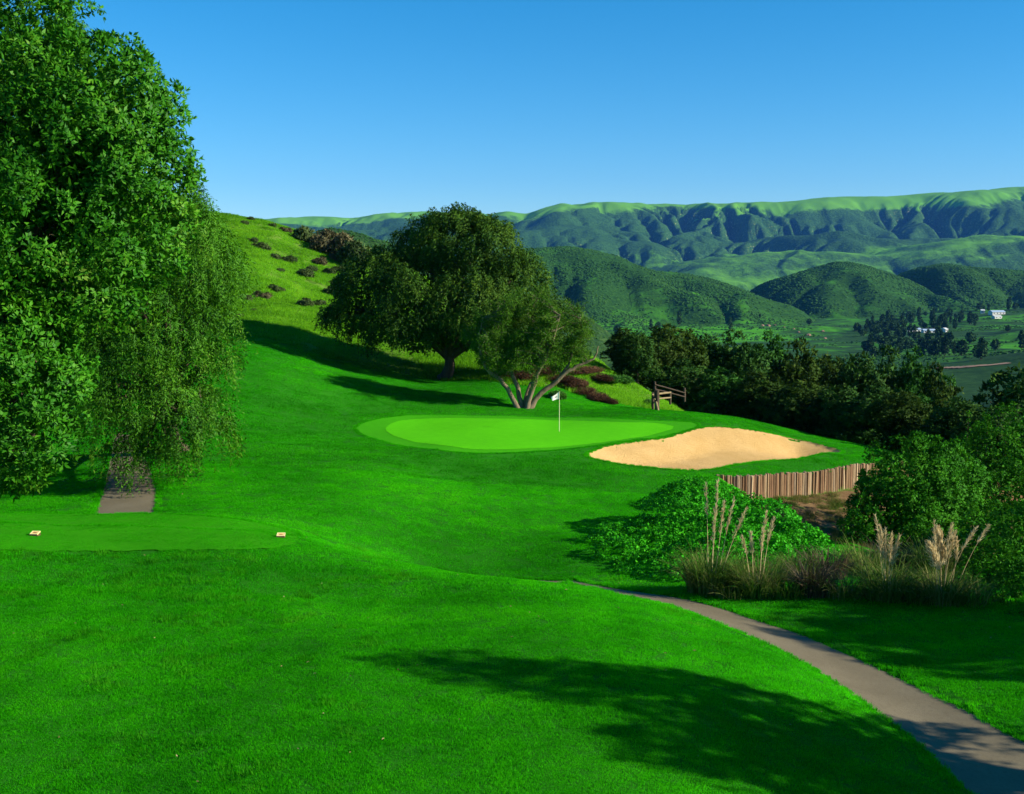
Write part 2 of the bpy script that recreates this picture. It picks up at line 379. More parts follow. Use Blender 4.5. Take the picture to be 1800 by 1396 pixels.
def grid_mesh(name, xs, ys, hf, mat, attrs=None, smooth=True):
    X, Y = np.meshgrid(xs, ys); Z = hf(X, Y) if callable(hf) else hf
    nx = len(xs); i = np.arange(len(ys) - 1)[:, None] * nx + np.arange(nx - 1)[None]
    f = np.stack([i, i + 1, i + nx + 1, i + nx], -1).reshape(-1, 4)
    mb = MB().add(np.stack([X, Y, Z], -1), f); me = mb.mesh(name, mat, smooth)
    for k, fn in (attrs or {}).items():
        at = me.attributes.new(k, 'FLOAT', 'POINT'); at.data.foreach_set('value', np.asarray(fn(X, Y) if callable(fn) else fn, np.float32).ravel())
    return link(name, me)
def soil(x, y):
    s = in_poly(LOWER, x, y); d = dist_line(LOWER, x, y, True)
    return s * sstep(0, .5, d) * (1 - sstep(30, 40, x))
_xs = np.concatenate([np.arange(-230, -46, 4.), np.arange(-46, -24, 0.6), np.arange(-24, 9, 0.28), np.arange(9, 21, 0.14), np.arange(21, 30, 0.28), np.arange(30, 46, 0.6), np.arange(46, 232, 4.)])
_ys = np.concatenate([np.arange(-60, 14, 3.), np.arange(14, 54, 0.28), np.arange(54, 64, 0.14), np.arange(64, 76, 0.28), np.arange(76, 112, 0.45), np.arange(112, 200, 1.2), np.arange(200, 340, 6.)])
GROUND = tag(grid_mesh('ground', _xs, _ys, ground_h, G_GROUND, {'wild': wild, 'soil': soil}), 'mown fairway and rising grassy hillside', None, None, 'structure')

def drape(name, poly, off, mat, res, hf=ground_h, edge=None):
    poly = np.asarray(poly); lo, hi = poly.min(0), poly.max(0)
    gx, gy = np.meshgrid(np.arange(lo[0], hi[0], res), np.arange(lo[1], hi[1], res)); gx[::2] += res / 2
    gx, gy = gx.ravel(), gy.ravel(); k = in_poly(poly, gx, gy) & (dist_line(poly, gx, gy, True) > res * 0.4)
    pts = np.concatenate([poly, np.stack([gx[k], gy[k]], -1)])
    nb = len(poly)
    v, e, f, *_ = delaunay_2d_cdt([Vector(p) for p in pts], [(i, (i + 1) % nb) for i in range(nb)], [], 1, 1e-5)
    v = np.array([(p[0], p[1]) for p in v]); f = np.array([t for t in f if len(t) == 3])
    c = v[f].mean(1); f = f[in_poly(poly, c[:, 0], c[:, 1])]
    z = hf(v[:, 0], v[:, 1]) + off
    return MB().add(np.column_stack([v, z]), f).build(name, mat, None, True)
def jag(poly, amp, step=0.12, seed=3):
    """resample an outline and roughen it, as turf edges are"""
    p = np.concatenate([poly, poly[:1]]); s = np.concatenate([[0], np.cumsum(np.hypot(*np.diff(p, axis=0).T))])
    n = int(s[-1] / step); t = np.linspace(0, s[-1], n, endpoint=False)
    q = np.stack([np.interp(t, s, p[:, 0]), np.interp(t, s, p[:, 1])], -1)
    tg = np.roll(q, -1, 0) - np.roll(q, 1, 0); nm = unit(np.stack([tg[:, 1], -tg[:, 0]], -1))
    rs = np.random.RandomState(seed); return q + nm * (rs.randn(n, 1) * amp)
tag(drape('green_fringe', jag(FRINGE, .03, .22), 0.022, G_FRINGE, 0.5), None, None, None, 'structure')
tag(drape('putting_green', jag(GREEN, .02, .22), 0.034, G_GREEN, 0.5), None, None, None, 'structure')
tag(drape('tee_box', jag(TEE, .07, .2), 0.03, G_TEE, 0.5), None, None, None, 'structure')

def sandmat():
    m, N, L = newmat('bunker_sand'); P = pos(N)
    a = noise(N, L, 0.5, 4, 0.6, P); b = noise(N, L, 9, 5, 0.7, P, 0.5, (0.35, 1.0, 1)); c = noise(N, L, 30, 3, 0.7, P, 0.2, (1.0, .16, 1.0))
    r = ramp(N, [(0.3, (.52, .325, .115)), (0.7, (.62, .405, .165))]); L.new(a.outputs[0], r.inputs[0])
    col = mixc(N, L, mth(N, L, 'MULTIPLY', mth(N, L, 'SUBTRACT', b.outputs[0], 0.56, True), 3.0, True), r.outputs[0], (.36, .215, .07))
    k = mth(N, L, 'ADD', b.outputs[0], mth(N, L, 'MULTIPLY', c.outputs[0], 0.7))
    finish(N, L, col, 0.95, 0.05, k, 0.9, 0.09); return m
tag(drape('sand_bunker', jag(BUNKER, 0.035, 0.15), 0.025, sandmat(), 0.3), None, None, None, 'structure')
def pathmat():
    m, N, L = newmat('path_concrete'); P = pos(N)
    a = noise(N, L, 0.7, 4, 0.6, P); b = noise(N, L, 14, 5, 0.7, P); c = noise(N, L, 90, 2, 0.6, P)
    r = ramp(N, [(0.3, (.142, .117, .070)), (0.7, (.186, .155, .096))]); L.new(a.outputs[0], r.inputs[0])
    col = mixc(N, L, mth(N, L, 'MULTIPLY', mth(N, L, 'SUBTRACT', b.outputs[0], 0.5, True), 2.5, True), r.outputs[0], (.105, .080, .048))
    finish(N, L, col, 0.9, 0.15, mth(N, L, 'ADD', b.outputs[0], c.outputs[0]), 0.35, 0.02); return m
PM = pathmat()
tag(drape('cart_path', jag(PATH, 0.012, 0.15), 0.03, PM, 0.35), 'grey cart path curving down to the lower right', None, None, 'structure')
tag(drape('cart_path', jag(PATH2, 0.012, 0.15), 0.03, PM, 0.35), 'grey cart path under the weeping tree behind the tee', None, None, 'structure')
# ------------------------------------------------------------------ valley, hills, mountain range
def erode(z, cell, iters, K, m=0.5, diff=0.02, kmap=None):
    h, wd = z.shape; n = h * wd; z = z.copy(); idx = np.arange(n).reshape(h, wd)
    offs = [(-1, -1), (-1, 0), (-1, 1), (0, -1), (0, 1), (1, -1), (1, 0), (1, 1)]
    for it in range(iters):
        zp = np.pad(z, 1, mode='edge'); best = np.zeros((h, wd)); rec = idx.copy(); dist = np.full((h, wd), cell)
        for dy, dx in offs:
            dd = cell * math.hypot(dx, dy); s = (z - zp[1 + dy:1 + dy + h, 1 + dx:1 + dx + wd]) / dd
            b = s > best
            ny = np.clip(np.arange(h) + dy, 0, h - 1)[:, None]; nx = np.clip(np.arange(wd) + dx, 0, wd - 1)[None]
            best = np.where(b, s, best); rec = np.where(b, ny * wd + nx, rec); dist = np.where(b, dd, dist)
        zf = z.ravel(); order = np.argsort(-zf).tolist(); r = rec.ravel().tolist(); A = [1.0] * n
        for i in order:
            j = r[i]
            if j != i: A[j] += A[i]
        f = (K * np.array(A) ** m * cell / dist.ravel() * (1 if kmap is None else kmap.ravel())).tolist(); zl = zf.tolist()
        for i in reversed(order):
            j = r[i]
            if j != i:
                zl[i] = (zl[i] + f[i] * zl[j]) / (1 + f[i])
        z = np.array(zl).reshape(h, wd)
        zp = np.pad(z, 1, mode='edge')
        z = z + diff * (zp[:-2, 1:-1] + zp[2:, 1:-1] + zp[1:-1, :-2] + zp[1:-1, 2:] - 4 * z)
    return z

def farmat(name, grass, grass2, scrub, scrub2, rock, s0, s1, attr_bias=None, spot=0.02, bumpd=3.0, patch=0.0012):
    """grass on gentle ground, dark scrub on steep ground, bare rock in the steepest gullies"""
    m, N, L = newmat(name); g = N.new('ShaderNodeNewGeometry'); P = g.outputs['Position']
    sp = N.new('ShaderNodeSeparateXYZ'); L.new(g.outputs['Normal'], sp.inputs[0])
    at = N.new('ShaderNodeAttribute'); at.attribute_name = 'grass'
    n1 = noise(N, L, spot, 5, 0.7, P); n2 = noise(N, L, patch, 4, 0.6, P); n3 = noise(N, L, spot * 3.5, 3, 0.7, P)
    f = mth(N, L, 'ADD', sp.outputs['Z'], mth(N, L, 'ADD', mth(N, L, 'MULTIPLY', mth(N, L, 'SUBTRACT', n1.outputs[0], 0.5), 0.22), mth(N, L, 'MULTIPLY', mth(N, L, 'SUBTRACT', n2.outputs[0], 0.5), 0.35)))
    f = mth(N, L, 'ADD', f, at.outputs['Fac'])
    mr = N.new('ShaderNodeMapRange'); mr.inputs[1].default_value = s0; mr.inputs[2].default_value = s1; L.new(f, mr.inputs[0])
    gr = mixc(N, L, n2.outputs[0], grass, grass2)
    k = mth(N, L, 'MULTIPLY', mth(N, L, 'SUBTRACT', n3.outputs[0], 0.38, True), 3.2, True)
    sc = mixc(N, L, k, scrub, scrub2)
    col = mixc(N, L, mr.outputs[0], sc, gr)
    rk = mth(N, L, 'MULTIPLY', mth(N, L, 'MULTIPLY', mth(N, L, 'SUBTRACT', n3.outputs[0], 0.60, True), 7, True), mth(N, L, 'SUBTRACT', 0.86, sp.outputs['Z'], True))
    col = mixc(N, L, mth(N, L, 'MULTIPLY', rk, 4.0, True), col, rock)
    h = mth(N, L, 'MULTIPLY', n3.outputs[0], mth(N, L, 'SUBTRACT', 1.15, mr.outputs[0]))
    finish(N, L, col, 0.95, 0.05, h, 0.6, bumpd)
    return m

# mountain range: skyline read off the photograph, valleys cut by running water
SKY = [(-200,392),(300,388),(460,384),(560,380),(620,382),(680,374),(750,371),(860,372),(925,373),(960,361),(1000,356),(1080,355),(1200,357),(1280,356),(1380,354),(1450,346),(1550,345),(1640,338),(1700,336),(1760,330),(1800,327),(2000,322),(2300,330)]
MCELL = 21.0
mx = np.arange(-3400, 5400 + 1, MCELL); my = np.arange(5000, 10200 + 1, MCELL)
MX, MY = np.meshgrid(mx, my)
def mountain():
    v = (MY - 5450) / (8600 - 5450)
    v = v + 0.22 * fbm(MX / 1400, MY / 1900, 3, 41) + 0.075 * fbm(MX / 480, MY / 700, 3, 47)
    prof = np.interp(v, [-.2, 0, .1, .25, .36, .48, .58, .66, .78, .90, 1.0, 1.15, 1.4, 1.8], [-150, -90, 15, 75, 120, 165, 300, 345, 480, 575, 612, 600, 480, 200])
    pxs = CX + FPX * MX / MY
    top = np.interp(pxs, [p[0] for p in SKY], [at_y(0, p[1], 8500.)[2] for p in SKY])
    z = np.where(prof > 0, prof * top / 612, prof)
    def ridge(z, Y0, crest, front, back, seed):
        P = np.array([at_y(a, b, Y0) for a, b in crest]); yy = Y0 + 260 * fbm(MX / 800, MX * 0 + seed, 3, seed); t = MY - yy
        c = np.interp(MX, P[:, 0], P[:, 2], left=-200, right=P[-1, 2]); k = np.where(t < 0, 1 + t / front, 1 - t / back); k = np.clip(k, -1, 1); k = np.where(k > 0, k * (1.5 - .5 * k * k), k)
        r = -120 + (c + 120) * k; return np.maximum(z, r) + 18 * np.exp(-((z - r) / 40) ** 2)
    z = ridge(z, 7300, [(380,470),(480,425),(560,408),(660,398),(760,392),(860,398),(950,408),(1040,402),(1120,412),(1180,440),(1240,480)], 1500, 900, 301)
    z = ridge(z, 6900, [(1080,500),(1180,462),(1290,428),(1380,408),(1470,396),(1560,400),(1650,404),(1720,398),(1800,388),(2000,392)], 900, 700, 302)
    z = ridge(z, 6150, [(1120,500),(1230,476),(1330,455),(1410,441),(1490,448),(1540,452),(1600,434),(1680,414),(1750,406),(1820,412),(2000,430)], 900, 500, 303)
    amp = sstep(0.05, 0.3, v) * (1 - 0.65 * sstep(0.86, 1.0, v))
    rid = 1 - np.abs(fbm(MX / 820 + 0.9 * fbm(MX / 900, MY / 900, 2, 60), MY / 1500, 4, 51))
    z = z + amp * (55 * fbm(MX / 1300, MY / 900, 4, 31) + 70 * (rid - 0.8)) + 26 * fbm(MX / 260, MY / 240, 4, 35) * amp
    z = erode(z, MCELL, 22, 0.030, 0.5, 0.004, np.exp(2.4 * fbm(MX / 700, MY / 560, 3, 66)) * (1 - .75 * sstep(.76, .93, v)) * (.35 + .65 * sstep(6050, 6500, MY)))
    # match the skyline
    px, py = proj(np.stack([MX, MY, z], -1)); b = np.arange(-400, 2300, 12)
    cur = np.array([np.min(py[(px >= k - 14) & (px < k + 14)]) if ((px >= k - 14) & (px < k + 14)).any() else 400 for k in b])
    tgt = np.interp(b, [p[0] for p in SKY], [p[1] for p in SKY])
    rat = (507 - tgt) / np.maximum(507 - cur, 20); rat = np.convolve(np.pad(rat, 2, mode='edge'), np.ones(5) / 5, 'valid')
    z = np.where(z > 0, z * np.interp(px, b, rat), z)
    return z, v
MZ, MV = mountain()
M_RANGE = farmat('range_cover', (.075, .25, .010), (.115, .29, .014), (.014, .052, .012), (.042, .115, .020), (.36, .30, .16), 0.84, 0.95, spot=0.020, bumpd=12.0, patch=0.0016)
tag(grid_mesh('mountain_range', mx, my, MZ, M_RANGE, {'grass': 0.20 * sstep(0.78, 0.92, MV) - 0.075 * (1 - sstep(6150, 6600, MY)) - 0.20 * sstep(6400, 6700, MY) * (1 - sstep(.76, .88, MV))}), None, None, None, 'structure')

# valley floor
def valley_h(x, y):
    x = np.asarray(x, float); y = np.asarray(y, float)
    z = -62 + 6 * fbm(x / 420, y / 420, 4, 91) + 1.2 * fbm(x / 60, y / 60, 3, 92)
    z = z - 30 * (1 - sstep(300, 800, y))
    z = z + 16 * sstep(3500, 5200, y)
    # the spur that comes in from the right edge, and a low rise with boulders in the middle of the fields
    for cx, cy, rx, ry, hh in ((520, 800, 150, 170, 44), (760, 1150, 190, 330, 42), (330, 560, 90, 110, 34), (330, 1650, 260, 110, 13), (950, 1900, 300, 300, 30)):
        z = z + hh * np.exp(-(((x - cx) / rx) ** 2 + ((y - cy) / ry) ** 2)) * (1 + 0.25 * fbm(x / 70, y / 70, 3, 93))
    return z
vx = np.concatenate([np.arange(-6000, -1200, 150.), np.arange(-1200, -100, 30.), np.arange(-100, 1100, 8.), np.arange(1100, 2000, 30.), np.arange(2000, 7001, 150.)])
vy = np.concatenate([np.arange(-2500, 180, 130.), np.arange(180, 700, 10.), np.arange(700, 2600, 16.), np.arange(2600, 5600, 60.), np.arange(5600, 11001, 300.)])
M_VALLEY = farmat('valley_cover', (.045, .22, .008), (.07, .29, .010), (.014, .05, .012), (.03, .085, .018), (.26, .17, .10), 0.93, 0.985, spot=0.035, bumpd=1.2, patch=0.0035)
VX_, VY_ = np.meshgrid(vx, vy)
tag(grid_mesh('valley_floor', vx, vy, valley_h, M_VALLEY, {'grass': -0.06 + 0.0 * VX_ - 0.12 * (1 - sstep(700, 1100, VY_))}), None, None, None, 'structure')

# scrub-covered hills; each profile is its outline in the photograph carried to its own distance
def hill(name, label, Y0, outline, depth, cell, mat, seed, spur=0.65, dip=40, gul=0.035, noise_h=18):
    px = np.array([o[0] for o in outline], float); py = np.array([o[1] for o in outline], float)
    P = at_y(px, py, Y0); x0, x1 = P[0, 0] - 60, P[-1, 0] + 60
    xs = np.arange(x0, x1, cell); ys = np.arange(Y0 - depth, Y0 + depth * 0.8, cell); X, Y = np.meshgrid(xs, ys)
    t = (Y - Y0) / depth; base = -62 - dip
    xw = X + depth * 0.22 * fbm(X / (depth * 0.7), Y / (depth * 0.7), 2, seed + 3) * np.clip(np.abs(t) * 1.5, 0, 1)
    crest = np.interp(xw, P[:, 0], P[:, 2])
    k = np.clip(1 - np.abs(t), 0, 1); prof = k * k * (3 - 2 * k) * 0.65 + 0.35 * k
    z = base + (crest - base) * prof
    wn = sstep(0, 160, X - x0) * sstep(0, 160, x1 - X); z = base + (z - base) * wn
    sp = 1 - np.abs(fbm(X / (depth * 0.38), Y / (depth * 0.9), 3, seed)) * 2
    z = z + spur * (crest - base) * 0.45 * (sp - 0.5) * (prof * (1 - prof) * 4) + noise_h * fbm(X / 90, Y / 90, 3, seed + 1) * prof * (1 - sstep(.8, 1, prof) * .7)
    z = erode(z, cell, 8, gul, 0.5, 0.03)
    z = z + 1.3 * fbm(X / 9, Y / 9, 2, seed + 7)
    o = grid_mesh(name, xs, ys, z, mat, {'grass': 0 * X - 0.10 * prof * (t < 0.1) + 0.05 * (prof < 0.3)})
    HILLS.append((xs, ys, z, prof)); return tag(o, label, None, None, 'structure')
HILLS = []
M_HILL = farmat('scrub_hill_cover', (.04, .18, .008), (.06, .23, .010), (.009, .040, .006), (.030, .095, .012), (.24, .19, .12), 0.86, 0.99, spot=0.05, bumpd=3.0, patch=0.0045)
M_HILL2 = farmat('scrub_hill_cover_dim', (.045, .13, .012), (.06, .16, .014), (.010, .034, .008), (.038, .090, .018), (.24, .19, .12), 0.90, 0.99, spot=0.06, bumpd=2.5, patch=0.006)
hill('hill', 'dark scrub hill behind the grassy slope', 900, [(380,420),(460,398),(500,389),(540,387),(580,392),(620,402),(660,415),(700,428),(760,446),(840,470),(940,500),(1000,520),(1060,550),(1140,590),(1200,630)], 260, 7, M_HILL2, 200, 0.3, 10, noise_h=8)
hill('hill', 'broad scrub hill right of the big weeping tree', 2300, [(560,540),(700,500),(800,462),(870,444),(930,436),(990,434),(1040,438),(1090,450),(1140,470),(1190,478),(1240,486),(1290,500),(1340,520),(1390,545),(1430,565)], 620, 11, M_HILL, 210)
hill('hill', 'conical scrub hill in the middle of the valley', 2550, [(1250,560),(1310,520),(1350,492),(1390,482),(1430,468),(1465,459),(1490,458),(1520,463),(1560,476),(1600,496),(1640,524),(1690,556),(1730,570)], 520, 11, M_HILL, 222, 0.3)
hill('hill', 'dark scrub hill at the right edge of the valley', 2750, [(1480,560),(1560,490),(1610,470),(1660,463),(1710,470),(1760,475),(1830,474),(1900,470),(1990,480),(2150,540)], 560, 12, M_HILL, 233)

# haze: one closed box of thin air round everything
hz = MB().box((600, 4000, 420), (16000, 15500, 1300))
m, N, L = newmat('haze_air')
pv = N.new('ShaderNodeVolumePrincipled'); pv.inputs['Color'].default_value = (.08, .33, 1.0, 1); pv.inputs['Density'].default_value = 2.2e-5; pv.inputs['Anisotropy'].default_value = 0.0
out = N.new('ShaderNodeOutputMaterial'); L.new(pv.outputs[0], out.inputs['Volume'])
HAZE = tag(hz.build('haze', m), None, None, None, 'stuff')
# ------------------------------------------------------------------ plant builders
BARK = woodmat('bark_brown', (.035, .024, .015), (.13, .095, .06), 5, 0.95, (1, 1, 0.25), 0.9, 0.05)
TWIG = woodmat('twig_grey', (.06, .05, .03), (.17, .15, .09))
BARK_PALE = woodmat('bark_pale', (.07, .052, .032), (.34, .26, .16), 6, 0.95, (1, 1, 0.3), 0.9, 0.04)
L_BROAD = leafmat('broad_glossy_leaf', [(0.1, (.012, .090, .003)), (0.4, (.032, .175, .005)), (0.7, (.075, .26, .010)), (0.97, (.20, .30, .04))], 0.5, 0.12, 0.30, 0.5)
L_WEEP = leafmat('weeping_leaf', [(0.1, (.016, .085, .003)), (0.45, (.044, .175, .004)), (0.75, (.090, .265, .008)), (0.98, (.22, .28, .04))], 0.6, 0.15, 0.30, 0.5)
L_WEEP2 = leafmat('weeping_leaf_far', [(0.1, (.014, .055, .004)), (0.5, (.038, .105, .006)), (0.95, (.095, .18, .011))], 0.65, 0.12, 0.25, 0.3)
L_OLIVE = leafmat('olive_leaf', [(0.1, (.022, .085, .004)), (0.5, (.055, .155, .007)), (0.9, (.13, .24, .02))], 0.65, 0.08, 0.2, 0.6)
L_BELT = leafmat('belt_leaf', [(0.05, (.012, .050, .007)), (0.4, (.022, .080, .009)), (0.72, (.045, .105, .014)), (0.9, (.09, .085, .022)), (1.0, (.15, .06, .025))], 0.7, 0.08, 0.18, 0.16)
L_BELT2 = leafmat('belt_leaf_olive', [(0.05, (.016, .045, .005)), (0.5, (.036, .080, .008)), (0.95, (.08, .115, .016))], 0.7, 0.08, 0.25, 0.16)
L_BELT3 = leafmat('belt_leaf_fresh', [(0.05, (.012, .060, .006)), (0.5, (.024, .105, .009)), (0.95, (.06, .16, .016))], 0.7, 0.08, 0.25, 0.16)
L_SHRUB = leafmat('shrub_leaf', [(0.1, (.014, .095, .003)), (0.5, (.034, .185, .005)), (0.95, (.090, .28, .012))], 0.6, 0.06, 0.22, 0.6)
L_IVY = leafmat('ivy_leaf', [(0.1, (.018, .20, .003)), (0.5, (.036, .36, .005)), (0.95, (.085, .50, .012))], 0.55, 0.12, 0.22, 0.5)
L_HSHRUB = leafmat('hill_shrub_leaf', [(0.1, (.025, .055, .010)), (0.5, (.055, .10, .020)), (0.95, (.11, .14, .04))], 0.7, 0.2, 0.15, 0.3)
L_BROWN = leafmat('brown_shrub_leaf', [(0.1, (.045, .050, .018)), (0.5, (.095, .088, .035)), (0.95, (.15, .13, .05))], 0.7, 0.2, 0.1, 0.3)
L_RUST = leafmat('rust_weed', [(0.1, (.045, .028, .012)), (0.5, (.10, .048, .022)), (0.95, (.17, .095, .04))], 0.8, 0.15, 0.15, 0.6)
L_WEED = leafmat('bank_weed_leaf', [(0.1, (.035, .14, .012)), (0.5, (.07, .22, .016)), (0.95, (.14, .30, .03))], 0.6, 0.25, 0.22, 0.5)

def S(px, py, Y, r, q=1.0):
    """a sphere of foliage: centre pixel, distance, radius in photograph pixels"""
    p = at_y(px, py, Y); R = r * Y / FPX; return (p[0], p[1], p[2], R, R, R * q)
def surf(sph, n, rs, skin=0.93, zmin=-1.0):
    sp = np.array(sph, float); w_ = (sp[:, 3] * sp[:, 5]); w_ = w_ / w_.sum(); out = []; nor = []; got = 0
    for _ in range(14):
        m = n * 2; k = rs.choice(len(sp), m, p=w_); u = unit(rs.randn(m, 3)); u = u[u[:, 2] > zmin]; k = k[:len(u)]
        p = sp[k, :3] + u * sp[k, 3:6] * (0.94 + 0.12 * rs.rand(len(u), 1))
        q = (((p[:, None] - sp[None, :, :3]) / sp[None, :, 3:6]) ** 2).sum(-1)
        q[np.arange(len(p)), k] = 9; ok = q.min(1) > skin ** 2
        out.append(p[ok]); nor.append(u[ok]); got += ok.sum()
        if got >= n: break
    return np.concatenate(out)[:n], np.concatenate(nor)[:n]
def inner(sph, n, rs, k=0.75):
    sp = np.array(sph, float); w_ = sp[:, 3] ** 3; w_ /= w_.sum(); i = rs.choice(len(sp), n, p=w_)
    return sp[i, :3] + unit(rs.randn(n, 3)) * sp[i, 3:6] * k * rs.rand(n, 1) ** (1 / 3.)
def rosettes(mb, c, ax, nl, L, W, rs, spread=1.0, sn=None):
    """whorls of leaves round shoot tips"""
    c = np.repeat(c, nl, 0); ax = np.repeat(unit(ax), nl, 0); m = len(c)
    d = unit(ax * (0.25 + 0.7 * rs.rand(m, 1)) + spread * unit(rs.randn(m, 3)) * 0.9)
    nn = unit(ax + 0.5 * rs.randn(m, 3) + [0, 0, .25])
    mb.leaves(c + d * 0.02, d, nn, L * (0.7 + 0.6 * rs.rand(m)), W * (0.7 + 0.6 * rs.rand(m)), 0.15, nn if sn is None else np.repeat(sn, nl, 0), 0.0 if sn is None else 0.7)
def broad_crown(sph, rs, lumps, lump_r, shoots, nl, L, W, fill=0.3, droop=0.0, skin=0.93, zmin=-1.0, org=(0, 0, 0), up=0.1):
    mb = MB(); p, n = surf(sph, lumps, rs, skin, zmin); m = len(p)
    r = lump_r * (0.6 + 0.8 * rs.rand(m))
    k = np.repeat(np.arange(m), shoots); u = unit(rs.randn(len(k), 3) + 0.9 * n[k] + [0, 0, 0.35])
    c = p[k] + u * (r[k] * (0.35 + 0.65 * rs.rand(len(k)) ** 0.5))[:, None]
    rosettes(mb, c - org, unit(u + 0.4 * n[k] + [0, 0, 0.25 - droop]), nl, L, W, rs, sn=unit(0.75 * u + 0.55 * n[k] + [0, 0, up]))
    f = int(m * shoots * fill)
    if f: rosettes(mb, inner(sph, f, rs, 0.88) - org, unit(rs.randn(f, 3)), nl, L * 1.3, W * 1.5, rs)
    return mb
def weep_crown(sph, rs, lumps, lump_r, strands, steps, step, L, W, org=(0, 0, 0), zmin=-0.5, fill=2000, skin=0.93, lenv=(0.5, 1.0)):
    mb = MB(); p, n = surf(sph, lumps, rs, skin, zmin); m = len(p)
    k = np.repeat(np.arange(m), strands); q = len(k)
    p0 = p[k] + unit(rs.randn(q, 3)) * (lump_r * rs.rand(q) ** 0.5)[:, None] * [1, 1, 0.7]
    h = n[k] * [1, 1, 0] + 0.35 * rs.randn(q, 3) * [1, 1, 0]; ln = (lenv[0] + (lenv[1] - lenv[0]) * rs.rand(q)) * (0.8 + 0.4 * rs.rand(m)[k])
    P, D, NN, SN = [], [], [], []; sn0 = unit(n[k] * .8 + unit(p0 - p[k] + 1e-6) * .6 + [0, 0, .15])
    for s in range(steps):
        t = s / (steps - 1.0); keep = t <= ln
        a = h * (0.55 * step * steps * (1 - (1 - t) ** 2))
        b = np.zeros((q, 3)); b[:, 2] = 0.18 * step * steps * math.sin(min(1, t * 2.2) * math.pi) - step * steps * t ** 1.25 * 0.9
        c = p0 + a * 0.8 + b
        for rep in (0, 1):
            d = unit(0.75 * rs.randn(q, 3) * [1, 1, 0.5] + [0, 0, -0.75] + 0.4 * h)
            P.append((c + rs.randn(q, 3) * step * 0.25)[keep]); D.append(d[keep]); NN.append(unit(rs.randn(q, 3) + n[k] * 0.8)[keep]); SN.append(sn0[keep])
    P = np.concatenate(P); D = np.concatenate(D); NN = np.concatenate(NN)
    mb.leaves(P - org, D, NN, L * (0.6 + 0.8 * rs.rand(len(P))), W * (0.7 + 0.6 * rs.rand(len(P))), 0.1, np.concatenate(SN), 0.7)
    if fill:
        c = inner(sph, fill, rs, 0.85); mb.leaves(c - org, unit(rs.randn(fill, 3) + [0, 0, -1]), unit(rs.randn(fill, 3)), L * 1.5, W * 2.5, sn=unit(rs.randn(fill, 3)))
    return mb
def bez(a, b, c, n=8):
    t = np.linspace(0, 1, n)[:, None]; return (1 - t) ** 2 * np.asarray(a) + 2 * t * (1 - t) * np.asarray(b) + t * t * np.asarray(c)
def limbs(mb, base, fork, tips, r0, rs, sides=8):
    base = np.asarray(base, float); fork = np.asarray(fork, float)
    mid = (base + fork) / 2 + np.append(rs.randn(2) * 0.25 * r0 * 3, 0)
    p = bez(base, mid, fork, 9); rad = np.interp(np.linspace(0, 1, 9), [0, 0.12, 0.5, 1], [1.35, 1.05, 0.9, 0.75]) * r0
    mb.tube(p, rad, sides + 2)
    for t in tips:
        t = np.asarray(t, float); d = t - fork; m = fork + d * 0.45 + np.array([0, 0, 0.22 * np.linalg.norm(d)]) + rs.randn(3) * 0.06 * np.linalg.norm(d)
        q = bez(fork - (fork - base) * 0.08, m, t, 9); mb.tube(q, np.linspace(0.62, 0.10, 9) * r0, sides)
        for j in (4, 5, 6, 7):
            e = q[j] + unit(rs.randn(3) + [0, 0, 0.3]) * min(np.linalg.norm(d), 3.0) * (0.10 + 0.16 * rs.rand())
            mb.tube(bez(q[j], (q[j] + e) / 2 + rs.randn(3) * 0.1, e, 5), np.linspace(0.22, 0.04, 5) * r0, 5)
    return mb
def gz(x, y): return float(ground_h(np.array([x]), np.array([y]))[0])

# ------------------------------------------------------------------ the big trees
def tree(name, label, cat, base, sph, crown, bark, r0, rs, fork_f=0.45, group=None, leaf=None, fork=None):
    base = np.array([base[0], base[1], gz(*base[:2]) - 0.08]); t = thing(name, base, label, cat, group)
    sp = np.array(sph); c = sp[:, :3].mean(0)
    fk = np.asarray(fork) - base if fork is not None else np.array([(c[0] - base[0]) * 0.35, (c[1] - base[1]) * 0.35, (c[2] - base[2]) * fork_f])
    tips = [s_[:3] - base + [0, 0, 0.1 * s_[5]] for s_ in sp]
    limbs(MB(), (0, 0, 0), fk, tips, r0, rs).build('trunk', bark, t, True)
    cr = crown(base).build('crown', leaf, t); cr['kind'] = 'stuff'
    return t
rs = np.random.RandomState(11)
sphA = [S(60,150,24.5,140), S(165,200,24,115), S(210,310,24,100), S(195,400,24,108), S(110,300,23.6,130), S(60,400,23.6,140), S(140,480,23.8,95), S(25,520,24,100), S(-60,250,25,190), S(-140,420,25,190), S(-40,20,25.4,120),
        S(-10,640,22.6,95), S(40,700,22.4,85), S(-30,760,22.4,100), S(65,640,22.8,55), S(-130,640,23,140), S(60,770,22.3,50), S(240,180,24.2,60), S(225,250,24,75)]
tree('broadleaf_tree', 'tall glossy broadleaf tree filling the left edge in front', 'tree', (-13.6, 24.2), sphA,
     lambda b: broad_crown(sphA, np.random.RandomState(12), 760, 0.42, 30, 6, .122, .055, 0.30, 0.05, 0.9, org=b), BARK, 0.36, rs, 0.42, leaf=L_BROAD)
sphB = [S(a, b, c + 6.0, d) for a, b, c, d in [(285,430,43,95),(345,470,42,62),(335,560,42,58),(330,650,42,58),(250,560,41,95),(215,660,41,85),(285,700,41.2,60),(355,710,41.6,32),(295,340,44,45),(130,420,45,150),(90,180,46,110),(75,60,46.5,52),(150,620,42,80),(190,720,41,52),(40,600,45,130),(205,768,40.8,26),(258,790,40.4,30),(320,748,41,42),(370,650,41.8,35),(375,560,42,42),(170,690,41,50),(365,740,41.2,30),(290,770,40.8,30)]]
